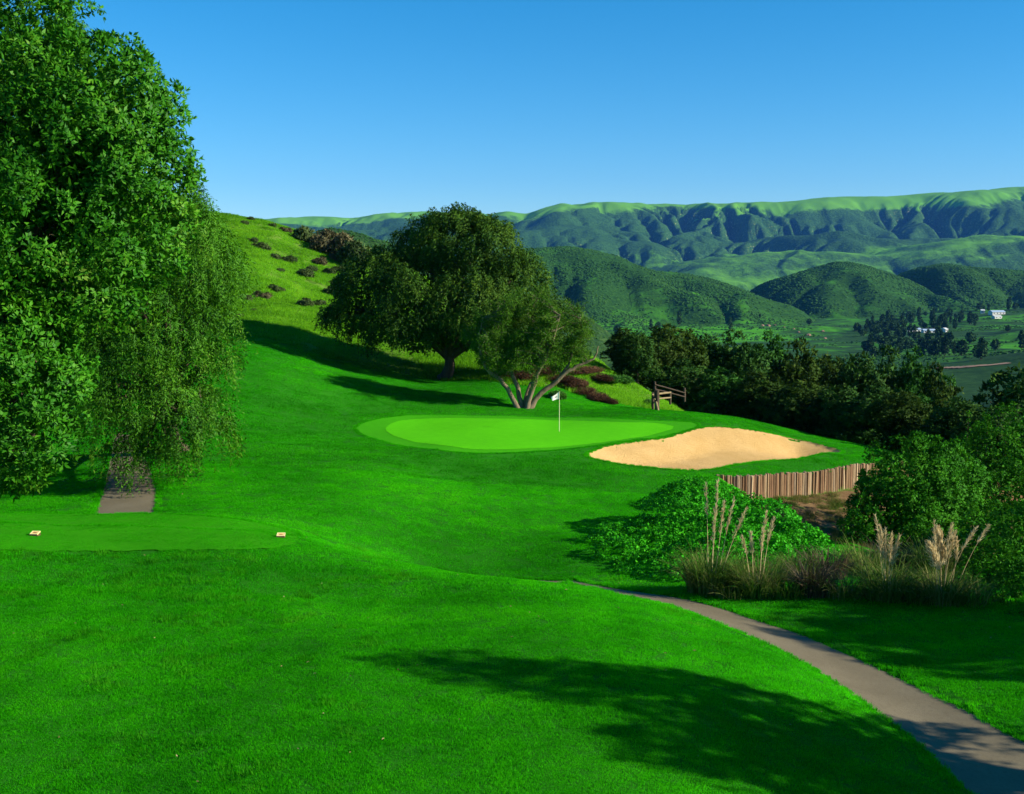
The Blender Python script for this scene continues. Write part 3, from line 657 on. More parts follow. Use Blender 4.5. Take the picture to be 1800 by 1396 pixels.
tree('weeping_tree', 'large weeping tree behind the tee, trailing over the cart path', 'tree', (-16.4, 55.5), sphB,
     lambda b: weep_crown(sphB, np.random.RandomState(22), 760, 0.48, 17, 14, 0.115, .16, .044, b, -0.85, 14000), BARK, 0.42, rs, 0.35, leaf=L_WEEP)
sphC = [S(795,430,88,62), S(845,440,87,58), S(745,430,89,45), S(810,400,88,30), S(670,510,88,70), S(625,550,88,42), S(735,540,87,95), S(830,545,86,85), S(905,500,86,55), S(950,560,86,42), S(900,570,86,60), S(700,575,87,36), S(800,575,86,40), S(865,600,86.5,40), S(955,600,86.5,34), S(750,585,87,42), S(650,565,88,42), S(985,560,86.5,26)]
tree('weeping_tree', 'big round weeping tree standing behind the green', 'tree', at_y(781, 668, 88)[:2], sphC,
     lambda b: weep_crown(sphC, np.random.RandomState(32), 480, 0.75, 16, 9, 0.14, .24, .085, b, -0.55, 9000), BARK, 0.48, rs, 0.3, leaf=L_WEEP2)

# open, many-stemmed olive-like tree beside the flag
def open_tree():
    rs = np.random.RandomState(41); Y = 76.6; b = at_y(922, 716, Y); b[2] = gz(b[0], b[1]) - 0.05
    t = thing('open_tree', b, 'open many-stemmed tree with leaning pale stems beside the flag', 'tree')
    st = [([(912,716),(897,692),(880,668),(862,655),(850,638),(842,600),(848,560)], -0.3, .17), ([(916,716),(912,690),(903,665),(899,648),(906,620),(900,575),(890,540)], 0.4, .17),
          ([(921,716),(927,690),(940,665),(947,652),(946,615),(936,565),(940,530)], 0.7, .15), ([(926,716),(934,690),(941,670),(946,655),(962,625),(975,590),(985,555)], -0.5, .17),
          ([(931,716),(946,696),(975,673),(995,655),(1020,642),(1043,630),(1052,608)], -0.2, .19), ([(986,662),(998,642),(1008,615),(1022,590),(1020,560)], 0.1, .09)]
    tw = MB(); ends = []; src = []
    for pl, dy, r in st:
        n = len(pl); P = np.array([at_y(p[0], p[1], Y + dy * i / n * 3) for i, p in enumerate(pl)]) - b
        if pl[0][1] > 700: P[0] = [P[0, 0] * 1.0, dy * 0.3, -0.12]
        P = smooth_loop(P, 4, False); P += rs.randn(*P.shape) * 0.02
        MB().tube(P, np.interp(np.linspace(0, 1, len(P)), [0, .1, .6, 1], [1.4, 1.0, .62, .16]) * r, 9).build('stem', BARK_PALE, t, True)
        src += [P[j] for j in range(len(P) // 2 - 2, len(P))]
    src = np.array(src)
    cs = [S(852,585,77,42), S(880,590,76.5,58), S(930,560,76.5,60), S(985,570,76.5,52), S(1010,600,76.5,38), S(870,620,76.5,42), S(940,615,76.5,55), S(1030,620,76.5,20), S(985,630,76.5,28)]
    tp = inner(cs, 210, rs, 1.0) - b
    for e in tp:
        s = src[np.argsort(((src - e) ** 2).sum(1) + rs.rand(len(src)) * 1.2)[0]]; d = e - s
        P = bez(s, s + d * 0.5 + rs.randn(3) * 0.25 * np.linalg.norm(d) * 0.6 + [0, 0, .12], e, 7); tw.tube(P, np.linspace(.042, .012, 7), 4, False); ends.append(P[3:])
        for _ in range(4):
            j = rs.randint(2, 7); f = P[j] + unit(rs.randn(3) + unit(d) * 0.5) * (0.35 + 0.5 * rs.rand()); Q = bez(P[j], (P[j] + f) / 2 + rs.randn(3) * 0.08, f, 4); tw.tube(Q, np.linspace(.014, .006, 4), 3, False); ends.append(Q)
    tw.build('twigs', TWIG, t)['kind'] = 'stuff'
    E = np.concatenate(ends); k = rs.randint(0, len(E), 60000); mb = MB()
    p = E[k] + rs.randn(len(k), 3) * 0.13; mb.leaves(p, unit(rs.randn(len(k), 3)), unit(rs.randn(len(k), 3) + [0, 0, .6]), 0.12 + 0.08 * rs.rand(len(k)), 0.048)
    mb.build('crown', L_OLIVE, t)['kind'] = 'stuff'
open_tree()

# the dark belt of trees below the crest, right of the green
def belt_variant(seed):
    rs = np.random.RandomState(seed); sp = [(0, 0, 5.2, 1.7, 1.7, 2.1)]
    for k in range(9):
        a = rs.rand() * 6.28; rr = 1.1 + 0.8 * rs.rand(); z = 2.0 + 4.4 * rs.rand(); q = 0.9 + 0.6 * rs.rand(); sp.append((math.cos(a) * rr, math.sin(a) * rr, z, q, q, q * 0.95))
    sp.append((0.2, 0.1, 7.0, .85, .85, 1.0))
    cr = broad_crown(sp, rs, 150, 0.50, 11, 5, .30, .15, 0.35, 0, 0.85)
    tr = limbs(MB(), (0, 0, -1.2), (0, 0, 2.0), [np.array(s_[:3]) for s_ in sp[1:7]], 0.20, rs, 6)
    return tr.mesh('belt_trunk', BARK, True), cr.mesh('belt_crown', (L_BELT, L_BELT2, L_BELT, L_BELT3, L_BELT2)[seed - 50])
BV = [belt_variant(50 + k) for k in range(5)]
ORD = ['first', 'second', 'third', 'fourth', 'fifth', 'sixth', 'seventh', 'eighth', 'ninth', 'tenth', 'eleventh', 'twelfth', 'thirteenth', 'fourteenth', 'fifteenth', 'sixteenth', 'seventeenth', 'eighteenth', 'nineteenth', 'twentieth']
BACK = [(1104,606,95,98),(1168,566,110,105),(1232,588,105,109),(1292,596,110,106),(1348,600,115,110),(1404,612,110,106),(1458,618,105,110),(1512,622,110,105),(1566,630,110,108),(1614,632,95,102),(1652,655,80,97)]
FRONT = [(1120,640,70,94),(1200,640,110,97),(1268,655,120,94),(1340,662,120,91),(1410,668,125,88),(1478,678,120,85),(1540,690,120,82),(1604,690,125,83),(1662,700,110,80),(1590,742,100,74),(1690,760,110,70)]
def belt(lst, row, seed):
    rs = np.random.RandomState(seed)
    for i, (px, py, wpx, Y) in enumerate(lst):
        p = at_y(px, py, Y); g = gz(p[0], p[1]); H = p[2] - g; sx = wpx * Y / FPX / 5.6; sz = H / 8.0
        loc = (p[0], p[1], g); lab = f'{ORD[i]} tree from the left in the {row} row of the dark belt beyond the bunker'
        t = thing('belt_tree', loc, lab, 'tree', 'dark trees in a belt beyond the green', rs.rand() * 6.28, (sx * 1.12, sx * 1.12, max(sz, 0.55)))
        v = BV[(i * 3 + seed) % 5]; link('trunk', v[0], t); link('crown', v[1], t)['kind'] = 'stuff'
belt(BACK, 'back', 1); belt(FRONT, 'front', 2)
for lab, px, py, wpx, Y in (('dark tree rising at the right edge above the valley track', 1795, 640, 190, 84), ('shaded tree low at the right edge behind the leafy bushes', 1745, 715, 150, 66)):
    p = at_y(px, py, Y); g = gz(p[0], p[1]); t = thing('edge_tree', (p[0], p[1], g), lab, 'tree', None, 1.0, (wpx * Y / FPX / 5.2,) * 2 + ((p[2] - g) / 8.0,))
    link('trunk', BV[0][0], t); link('crown', BV[2][1], t)['kind'] = 'stuff'

# trees just outside the picture on the right, whose shade falls across the lawn and path
DH = np.array([TO_SUN.x, TO_SUN.y]) / math.hypot(TO_SUN.x, TO_SUN.y); COT = math.hypot(TO_SUN.x, TO_SUN.y) / TO_SUN.z
def shade_tree(label, xy, sph, seed, lumps, leaf=.13):
    sp = [(xy[0] + a, xy[1] + b, c, r, r, r * q) for a, b, c, r, q in sph]; rs = np.random.RandomState(seed)
    tree('shade_tree', label, 'tree', xy, sp, lambda b: broad_crown(sp, rs, lumps, 0.45, 16, 6, leaf, leaf * .5, 0.25, 0, 0.9, org=b), BARK, 0.28, rs, 0.45, leaf=L_SHRUB)
shade_tree('slender tree outside the right edge shading the foreground lawn', (20.8, 18.4), [(0,.4,10.6,.5,1),(.2,0,9.8,.7,1),(-.2,.2,9.0,.8,.9),(0,-.6,8.5,.7,.8),(.2,.4,8.0,.8,.8),(0,-1.1,7.2,1.0,.8),(.1,.2,6.7,1.0,.7),(0,-1.6,6.1,1.0,.7),(0,-.2,5.6,1.1,.7),(.2,1.0,5.4,.9,.7)], 61, 230)
shade_tree('round tree outside the right edge shading the near path', (20.8, 16.0), [(0,0,8.0,.8,.9),(.2,.5,7.2,.9,.8),(0,-.8,6.8,1.0,.8),(0,.2,6.0,1.2,.7),(.3,-1.2,5.4,1.2,.7),(0,.8,5.2,1.0,.7),(0,0,4.6,1.3,.7)], 62, 230)
shade_tree('broad tree outside the right edge shading the path verge', (31.2, 25.6), [(0,0,8.6,1.4,.9),(-.4,.5,7.2,1.5,.8),(.4,-1.2,6.6,1.6,.8),(0,-.2,5.0,2.0,.8),(-.4,.9,4.0,1.5,.8),(0,-1.8,3.8,1.6,.8),(0,-2.6,5.8,1.4,.8),(.3,-3.4,4.6,1.4,.8),(0,-3.0,3.2,1.5,.8),(0,-2.4,8.8,1.2,.9),(0,-1.2,9.4,1.2,.9),(.2,-3.5,8.2,1.1,.9)], 63, 560, .16)
shade_tree('low spreading tree outside the right edge shading the pampas grass', (32.6, 37.0), [(0,-.6,5.6,1.7,.9),(-.4,.8,4.6,1.6,.8),(.4,-2.6,4.8,1.7,.8),(0,-.6,3.8,2.2,.7),(0,-3.0,3.2,1.8,.8),(0,1.0,2.8,1.6,.8)], 64, 520, .19)

# ------------------------------------------------------------------ mounds and bushes by the wall
def bush(name, label, cat, sph, seed, lumps, lump_r, shoots, nl, L, W, leaf, fill=0.25, upright=None, group=None, droop=0.0, up=0.1):
    sp = np.array(sph); c = sp[:, :2].mean(0); base = np.array([c[0], c[1], gz(*c) - 0.05]); rs = np.random.RandomState(seed)
    t = thing(name, base, label, cat, group); tr = MB()
    for s_ in sp:
        e = s_[:3] - base; tr.tube(bez([e[0] * .2, e[1] * .2, 0], e * [.5, .5, .4], e, 6), np.linspace(.07, .02, 6), 5)
    cr = broad_crown(sph, rs, lumps, lump_r, shoots, nl, L, W, fill, droop, 0.88, org=base, up=up)
    for (q, Lh) in (upright or []):
        e = np.asarray(q) - base; P = bez(e - [0, 0, Lh], e - [0.05, 0, Lh * .5], e, 9); tr.tube(P, np.linspace(.02, .006, 9), 4)
        k = rs.randint(0, 9, 60); rosettes(cr, P[k] + rs.randn(60, 3) * .04, np.tile([0, 0, 1.], (60, 1)), 4, L, W, rs)
    tr.build('stems', BARK, t, True); cr.build('foliage', leaf, t)['kind'] = 'stuff'
    return t
ivy = [S(1200,955,41,95,.55), S(1300,975,40,90,.5), S(1150,940,41,75,.75), S(1228,918,44,98,.72), S(1325,940,43,82,.75), S(1400,975,41,60,.8), S(1095,965,39,50,.9), S(1075,940,40.5,42), S(1250,990,38.5,75,.6), S(1345,1005,38,60,.6), S(1150,985,38.5,62,.6), S(1210,1000,37.5,60,.6), S(1435,990,40,40,.8), S(1180,880,46,55,.7), S(1290,918,46,50,.6)]
for i_, s_ in enumerate(ivy):
    if proj(s_[:3])[0] < 1215: q_ = proj(s_[:3]); c_ = cast([q_[0]], [q_[1] + 12], ground_h)[0]; k_ = c_[1] / s_[1]; ivy[i_] = (c_[0], c_[1], c_[2] - .12, s_[3] * k_, s_[4] * k_, s_[5] * .78)
bush('ivy_mound', 'broad bright green leafy mound below the timber wall', 'ground cover', ivy, 71, 2300, 0.15, 8, 4, .085, .070, L_IVY, 0.12, up=0.9)
s1 = [S(1595,850,46,72), S(1605,905,45,85), S(1670,870,46.5,60), S(1560,882,45,48), S(1645,835,47,60), S(1560,925,44,62), S(1640,905,45,75), S(1600,960,43,70), S(1520,950,43,40), S(1620,1000,42,70), S(1540,990,42,50)]
bush('leafy_bush', 'sunlit green bush against the right end of the timber wall', 'bush', s1, 72, 400, 0.36, 20, 5, .12, .065, L_SHRUB, 0.5, [(at_y(1525,930,43.2), 1.2), (at_y(1510,910,43.5), .8)])
s2 = [S(a, b, c + 7.5, d) for a, b, c, d in [(1755,850,44,95),(1795,800,45,80),(1705,880,43,60),(1760,940,42,95),(1850,860,44,110),(1720,820,44.5,45)]]
bush('leafy_bush', 'half shaded bush with upright shoots at the right edge', 'bush', s2, 73, 360, 0.36, 18, 5, .12, .06, L_SHRUB, 0.4, [(at_y(1703,728,51.5), 2.4), (at_y(1737,735,51.5), 2.4), (at_y(1785,722,52.5), 1.8), (at_y(1720,765,52), 1.4), (at_y(1770,745,52), 1.7)])
s3 = [S(1775,1040,33.6,70), S(1835,1060,32.6,85), S(1708,1045,34.6,42), S(1805,1098,31.6,50), S(1735,1045,35.5,50), S(1790,1085,33.8,55), S(1850,1100,33,70), S(1690,1040,37,40), S(1780,960,38.5,80), S(1760,1010,37,80), S(1830,990,36,100), S(1700,1000,38.5,45), S(1800,1070,34.5,60), S(1860,1060,34,80)]
bush('leafy_bush', 'black shaded bush at the right edge beside the path verge', 'bush', s3, 74, 360, 0.36, 18, 5, .12, .055, L_SHRUB, 0.3)

# weeds and low shrubs on the bank behind the green
def sprig_mesh(name, seed, n, r, h, L, W, mat, lean=0.3):
    """a patch of upright stalks with small leaves"""
    rs = np.random.RandomState(seed); mb = MB(); a = rs.rand(n) * 6.283; q = r * rs.rand(n) ** 0.5
    c = np.stack([np.cos(a) * q, np.sin(a) * q, np.zeros(n)], -1); hh = h * (0.5 + 0.6 * rs.rand(n)) * (1 - 0.5 * (q / r) ** 2)
    for s in range(7):
        k = (s + rs.rand(n)) / 7; p = c + np.stack([rs.randn(n) * .05, rs.randn(n) * .05, hh * k], -1)
        mb.leaves(p, unit(rs.randn(n, 3) * [1, 1, .5] + [0, 0, .9]), unit(rs.randn(n, 3)), L * (.6 + .8 * rs.rand(n)), W)
    return mb.mesh(name, mat)
RUSTM = [sprig_mesh('rust_patch', 80 + k, 420, 1.0, 1.0, .22, .05, L_RUST) for k in range(3)]
WEEDM = [sprig_mesh('weed_patch', 84 + k, 420, 1.0, 1.0, .26, .10, L_WEED) for k in range(3)]
def patches(name, lst, meshes, cat, group, labf, h):
    rs = np.random.RandomState(len(lst) * 7 + 1)
    px = np.array([k[0] for k in lst], float); py = np.array([k[1] for k in lst], float); P = cast(px, py, ground_h)
    for i, (k, p) in enumerate(zip(lst, P)):
        r = k[2] * p[1] / FPX; d = k[3] if len(k) > 3 else 1.0
        o = link(name, meshes[i % len(meshes)], None, (p[0], p[1], gz(p[0], p[1]) - .03)); o.scale = (r, r * d, h * (.8 + .4 * rs.rand())); o.rotation_euler = (0, 0, rs.randn() * .3)
        tag(o, labf(i), cat, group)
rust = [(884,661,20,2),(915,664,26,2),(960,655,22,2),(985,668,26,2.2),(1010,678,24,2),(1026,690,22,2),(1050,702,20,2),(1070,709,12,2),(1030,655,22,2.2),(1055,668,18,2.2),(1210,694,16,2),(1240,702,22,2),(1272,708,24,2),(1305,716,22,2),(1160,668,12,1.5)]
patches('rust_weed', rust, RUSTM, 'weeds', 'rust brown weed patches on the bank', lambda i: f'{ORD[i]} rust brown weed patch from the left on the bank behind the green' if i < 10 else (f'{ORD[i - 10]} rust brown weed patch right of the rail fence' if i < 14 else 'small rust brown weed tuft behind the rail fence'), .55)
weeds = [(1062,640,26,1.6),(1085,655,24,1.6),(1040,630,24,1.6),(1098,672,14,1.6),(1010,625,26,1.6),(1075,670,18,1.6),(1215,712,14,1.5),(1240,722,16,1.5),(1190,716,10,1.3),(1140,712,8,1.2),(980,700,14,1.6),(1262,728,14,1.6)]
patches('green_weed', weeds, WEEDM, 'weeds', 'bright green weed clumps on the bank', lambda i: f'bright green leafy weed clump on the bank, {ORD[i]} of its kind', .6)

# shrubs on the grassy hillside
def hs_variant(seed, leaf):
    rs = np.random.RandomState(seed); sp = [(rs.randn() * .35, rs.randn() * .35, .35 + .25 * rs.rand(), .55, .55, .45) for _ in range(5)]
    return broad_crown(sp, rs, 60, 0.22, 9, 4, .22, .11, 0.4).mesh('hill_shrub', leaf)
HSV = [hs_variant(90 + k, L_HSHRUB) for k in range(3)]; HSB = hs_variant(95, L_BROWN)
hs_l = [(446,428,12),(458,438,14),(470,440,9),(484,457,14),(508,462,18),(493,478,10),(478,512,12),(492,513,10),(462,528,14),(535,488,20),(548,478,11),(535,540,22),(562,538,18),(580,520,14),(590,505,13),(560,466,12),(578,482,10),(596,478,16),(604,460,14),(552,440,10),(520,420,9),(430,395,9),(440,388,7),(500,408,8),(480,398,7),(430,530,14),(446,548,10),(610,498,12),(590,545,16),(418,560,12)]
P = cast([k[0] for k in hs_l], [k[1] for k in hs_l], ground_h); _rs = np.random.RandomState(5)
for i, (k, p) in enumerate(sorted(zip(hs_l, P), key=lambda q: q[0][0])):
    r = k[2] * p[1] / FPX; o = link('hillside_shrub', HSV[i % 3] if i % 7 else HSB, None, (p[0], p[1], gz(p[0], p[1]) - .1)); r *= .62 + .4 * _rs.rand(); o.scale = (r, r, r * .9); o.rotation_euler = (0, 0, _rs.rand() * 6)
    c_ = i + 1; sfx = 'th' if 10 < c_ < 14 else {1: 'st', 2: 'nd', 3: 'rd'}.get(c_ % 10, 'th')
    tag(o, f'low shrub dotted on the grassy hillside, {c_}{sfx} from the left', 'shrub', 'shrubs on the grassy hillside')
for lab, px, py, r, m_ in (('brown bare-looking bush on the ridge of the grassy hillside', 572, 430, 25, HSB), ('dark green bush on the ridge beside the big weeping tree', 628, 454, 28, HSV[0]), ('small dark bush on the ridge left of the brown bush', 535, 414, 18, HSV[1])):
    p = cast([px], [py + r * .55], ground_h)[0]; p = at_y(px, py, min(p[1], 174)); o = link('ridge_bush', m_, None, (p[0], p[1], gz(p[0], p[1]) - .3)); s_ = r * p[1] / FPX; o.scale = (s_ * 1.05, s_ * 1.05, s_ * 1.25); tag(o, lab, 'bush')

# ------------------------------------------------------------------ pampas grass
L_PAMP = leafmat('pampas_blade', [(0.1, (.035, .11, .008)), (0.45, (.085, .17, .018)), (0.7, (.20, .21, .06)), (0.95, (.42, .34, .15))], 0.7, 0.08, 0.35, 1.2)
L_PDRY = leafmat('pampas_dry_blade', [(0.1, (.035, .030, .014)), (0.5, (.075, .055, .025)), (0.95, (.20, .14, .07))], 0.7, 0.2, 0.15, 1.2)
L_PLUME = leafmat('pampas_plume', [(0.1, (.42, .32, .15)), (0.5, (.62, .50, .26)), (0.95, (.80, .70, .44))], 0.9, 0.1, 0.35, 2.0)
def pampas(label, px, py, r, h, plumes, seed, mat, n=520):
    rs = np.random.RandomState(seed); p = cast([px], [py], ground_h)[0]; b = np.array([p[0], p[1], gz(p[0], p[1]) - .04])
    t = thing('pampas_grass', b, label, 'pampas grass', 'pampas grass clumps beside the path'); mb = MB()
    for _ in range(n):
        a = rs.rand() * 6.283; q = r * .55 * rs.rand() ** .5; o_ = np.array([math.cos(a) * q, math.sin(a) * q, 0]); a2 = a + rs.randn() * .6
        d = np.array([math.cos(a2), math.sin(a2), 0]); hh = h * (.55 + .5 * rs.rand()); ro = r * (.15 + .85 * rs.rand()); tt = np.linspace(0, 1, 6)[:, None]
        P_ = o_ + d * ro * tt ** 1.6 + np.array([0, 0, 1]) * hh * (1.25 * tt - (.15 + .5 * rs.rand()) * tt ** 3); w_ = (.007 + .006 * rs.rand()) * np.array([.9, 1, 1, .8, .5, .08])[:, None]
        sd = np.array([-d[1], d[0], 0]) + rs.randn(3) * .25; v = np.concatenate([P_ - sd * w_, P_ + sd * w_]); i = np.arange(5)[:, None]; mb.add(v, np.concatenate([i, i + 1, i + 7, i + 6], 1))
    mb.build('leaf_blades', mat, t)['kind'] = 'stuff'
    for (qx, qy, ln, fat, lean) in plumes:
        e = at_y(qx, qy, p[1] + rs.randn() * .2) - b; top = e; bot = np.array([e[0] * .35 - lean * .2, rs.randn() * .15, .1]); cp = (top + bot) / 2 + [-lean * .25, 0, .15]; st = bez(bot, cp, top, 12); m2 = MB().tube(st, np.linspace(.012, .004, 12), 4)
        k = int(90 * fat + 60); u = rs.rand(k); L_ = ln; ax = unit(st[-1] - st[-3]); c = top - ax * (L_ * (1 - u))[:, None]
        pr = fat * .055 * np.sin(np.clip(u * .96 + .04, 0, 1) ** .8 * math.pi) ** .7 + .008
        d = unit(ax * 1.6 + rs.randn(k, 3) * .55); m2.leaves(c + rs.randn(k, 3) * pr[:, None] * .5, d, unit(rs.randn(k, 3)), .12 + pr * 1.4, .014 + .012 * fat, 0.0)
        m2.build('plume', L_PLUME, t)
    return t
pampas('tall pampas clump with six plumes in front of the leafy mound', 1245, 1040, 1.2, 1.35, [(1241,852,1.0,.4,-.1),(1262,846,1.3,.45,0),(1256,898,1.0,.35,.1),(1273,884,1.0,.5,0),(1291,876,1.1,.45,.2),(1312,896,1.0,.5,.4)], 301, L_PAMP, 950)
pampas('pampas clump with short upright plumes right of the tallest clump', 1330, 1045, 1.15, 1.2, [(1347,902,.9,.5,.1),(1341,932,.7,.4,0),(1359,912,.8,.5,.2),(1320,938,.7,.5,-.1),(1305,945,.6,.4,-.2)], 302, L_PAMP, 800)
pampas('dry brown stalky clump between the two groups of pampas', 1430, 1046, .95, 1.1, [], 303, L_PDRY, 380)
pampas('pampas clump with five close brown plumes below the sunlit bush', 1560, 1052, 1.25, 1.15, [(1539,908,1.1,.4,-.1),(1547,925,1.0,.7,0),(1556,932,.9,.6,0),(1567,938,.9,.7,.1),(1581,943,.9,.7,.25)], 304, L_PAMP, 650)
pampas('pampas clump with spread pale plumes at the shaded right end', 1655, 1058, 1.2, 1.1, [(1642,917,1.1,.45,0),(1647,930,1.0,2.6,-.35),(1632,955,.9,1.8,-.6),(1673,921,.8,.5,.2),(1678,936,.8,.6,.2),(1716,928,.8,.5,.7),(1682,948,.7,.6,-.5),(1737,925,.6,.4,.5)], 305, L_PAMP, 560)
def reeds(label, px, py, r, h, seed, mat, n): o = pampas(label, px, py, r, h, [], seed, mat, n); o.name = 'reed_clump'; o['category'] = 'reeds'; o['group'] = 'low reeds between the pampas'
reeds('low reed clump between the two left pampas clumps', 1288, 1050, .8, .6, 312, L_PAMP, 200)
reeds('low reed clump between the left pampas and the dry clump', 1382, 1048, .9, .7, 313, L_PAMP, 220)
reeds('low reed clump just right of the dry clump', 1482, 1050, 1.0, .8, 314, L_PAMP, 260)
reeds('low reed clump between the two right pampas clumps', 1610, 1058, .9, .75, 315, L_PAMP, 220)
reeds('low reed clump right of the last pampas', 1705, 1062, 1.0, .8, 316, L_PAMP, 240)
reeds('low reed clump behind the dry clump, below the soil slope', 1455, 1015, 1.0, 1.0, 317, L_PDRY, 420)
reeds('dark reed clump behind the five close plumes', 1520, 1012, 1.1, 1.2, 318, L_PAMP, 420)
reeds('dark reed clump behind the spread pale plumes', 1640, 1010, 1.1, 1.2, 319, L_PAMP, 420)
reeds('dry reed clump at the foot of the sunlit bush', 1575, 1000, 1.1, 1.0, 320, L_PDRY, 380)
reeds('green reed clump at the right foot of the leafy mound, behind the left group', 1400, 1018, 1.0, .9, 321, L_PAMP, 380)
# ------------------------------------------------------------------ timber retaining wall
def stump_mesh(seed, split):
    rs = np.random.RandomState(seed); n = 9; th = np.arange(n) * 2 * math.pi / n; r = 1 + rs.randn(n) * .10
    if split: r = r * np.where(np.sin(th) < 0, .55, 1.0)
    zs = [0, .35, .7, .97, 1.0]; v = []
    for i, z in enumerate(zs):
        k = 1 - .04 * i + rs.randn() * .02; s = k if i < 4 else k * .82
        v += [[math.cos(t) * q * s, math.sin(t) * q * s, z + (rs.randn() * .012 if i > 2 else 0)] for t, q in zip(th, r)]
    f = []
    for i in range(4):
        for k in range(n): f.append([i * n + k, i * n + (k + 1) % n, (i + 1) * n + (k + 1) % n, (i + 1) * n + k])
    mb = MB().add(v, f); mb.add(v[4 * n:], [[0, k, k + 1] for k in range(1, n - 1)]); return mb
TIM = [woodmat(f'timber_{k}', a, b, 9, .9, (1, 1, .10), .9, .05) for k, (a, b) in enumerate([((.16, .095, .048), (.42, .27, .14)), ((.20, .125, .065), (.48, .33, .18)), ((.12, .066, .034), (.32, .185, .095)), ((.32, .22, .12), (.60, .45, .27)), ((.15, .105, .065), (.40, .30, .19))])]
TM = [[stump_mesh(400 + k * 2 + j, j).mesh('timber', TIM[k], False) for j in (0, 1)] for k in range(5)]
def wall():
    rs = np.random.RandomState(44); p = WALL; s = np.concatenate([[0], np.cumsum(np.hypot(*np.diff(p, axis=0).T))]); d = 0.0
    t = thing('timber_wall', (*p[0], gz(p[0, 0] - .3, p[0, 1] + .3) - 1.0), 'retaining wall of upright split timber posts below the sand bunker', 'wall'); b = np.array(t.location)
    while d < s[-1]:
        r = .075 + .055 * rs.rand(); d += r; x, y = np.interp(d, s, p[:, 0]), np.interp(d, s, p[:, 1]); d += r * .78
        top = float(base_h(np.array([x]), np.array([y + .25]))[0]) + .06 + rs.randn() * .028; bot = gz(x, y - .45) - .25
        o = link('timber_post', TM[rs.choice(5, p=[.3, .24, .2, .12, .14])][rs.randint(2)], t, (x - b[0], y - .20 - b[1], bot - b[2])); o.scale = (r, r, top - bot); o.rotation_euler = (rs.randn() * .015, rs.randn() * .015, rs.randn() * .7)
wall()

# ------------------------------------------------------------------ flagstick
WHITE = plain('flag_white', (.80, .78, .70), .8, .2, .03); POLE = plain('pole_cream', (.74, .66, .42), .45, .4, .04); INK = plain('emblem_black', (.018, .02, .022), .6, .3, .05); CUPM = plain('cup_dark', (.10, .10, .09), .7)
def flag():
    p = cast([983], [760], ground_h)[0]; z = gz(p[0], p[1]) + .036; t = thing('flagstick', (p[0], p[1], z), 'flagstick with a white flag standing in the green', 'flag')
    MB().tube([(0, 0, -.1), (0, 0, 1.2), (0, 0, 2.38)], [.017, .016, .014], 10).build('pole', POLE, t, True)
    cup = MB(); th = np.linspace(0, 2 * math.pi, 21)[:-1]; a = np.stack([np.cos(th) * .054, np.sin(th) * .054, 0 * th + .003], -1); b_ = a * [1.12, 1.12, 1]; k = np.arange(20)[:, None]; cup.add(np.concatenate([a, b_]), np.concatenate([k, k + 20, (k + 1) % 20 + 20, (k + 1) % 20], 1)); cup.build('cup_rim', CUPM, t)
    # flag hangs towards the left: (distance along the fly, height), rippling in depth
    nu, nv = 15, 9; U, V = np.meshgrid(np.linspace(0, 1, nu), np.linspace(0, 1, nv))
    def fp(U, V, off=0.0):
        topz = 2.36 - .30 * U ** 1.1 - .05 * np.sin(U * 3.1); botz = 1.92 - .10 * U + .03 * np.sin(U * 3)
        x = -.017 - U * (.44 + .05 * V) + .06 * U * (1 - V) ; y = .05 * np.sin(U * 5.0 + V * 1.2) * U - .02 * U
        return np.stack([x, y + off, botz + (topz - botz) * V], -1)
    v = fp(U, V).reshape(-1, 3); i = (np.arange(nv - 1)[:, None] * nu + np.arange(nu - 1)[None]).ravel()[:, None]; f = np.concatenate([i, i + 1, i + nu + 1, i + nu], 1)
    fl = MB().add(v, f).add(v + [0, .006, 0], f[:, ::-1]).build('flag', WHITE, t, True)
    em = MB()                                        # black open ring, heavy on the left, with a short tail
    for side, dy in ((-1, -.005), (1, .011)):
        th = np.linspace(-.5, 2 * math.pi - .62, 30); ro = .155 + 0 * th; ri = .155 - (.045 + .035 * (np.cos(th - math.pi) * .5 + .5))
        cu, cv = .43, .50; pu = lambda r: cu - np.cos(th) * r * 1.05; pv_ = lambda r: cv + np.sin(th) * r * 1.15
        o_ = fp(pu(ro), pv_(ro), dy); n_ = fp(pu(ri), pv_(ri), dy); k = np.arange(29)[:, None]; em.add(np.concatenate([o_, n_]), np.concatenate([k, k + 1, k + 31, k + 30], 1))
        q = fp(np.array([.27, .36, .36, .27]), np.array([.44, .40, .46, .51]), dy); em.add(q, [[0, 1, 2, 3]])
    em.build('emblem', INK, fl)
flag()

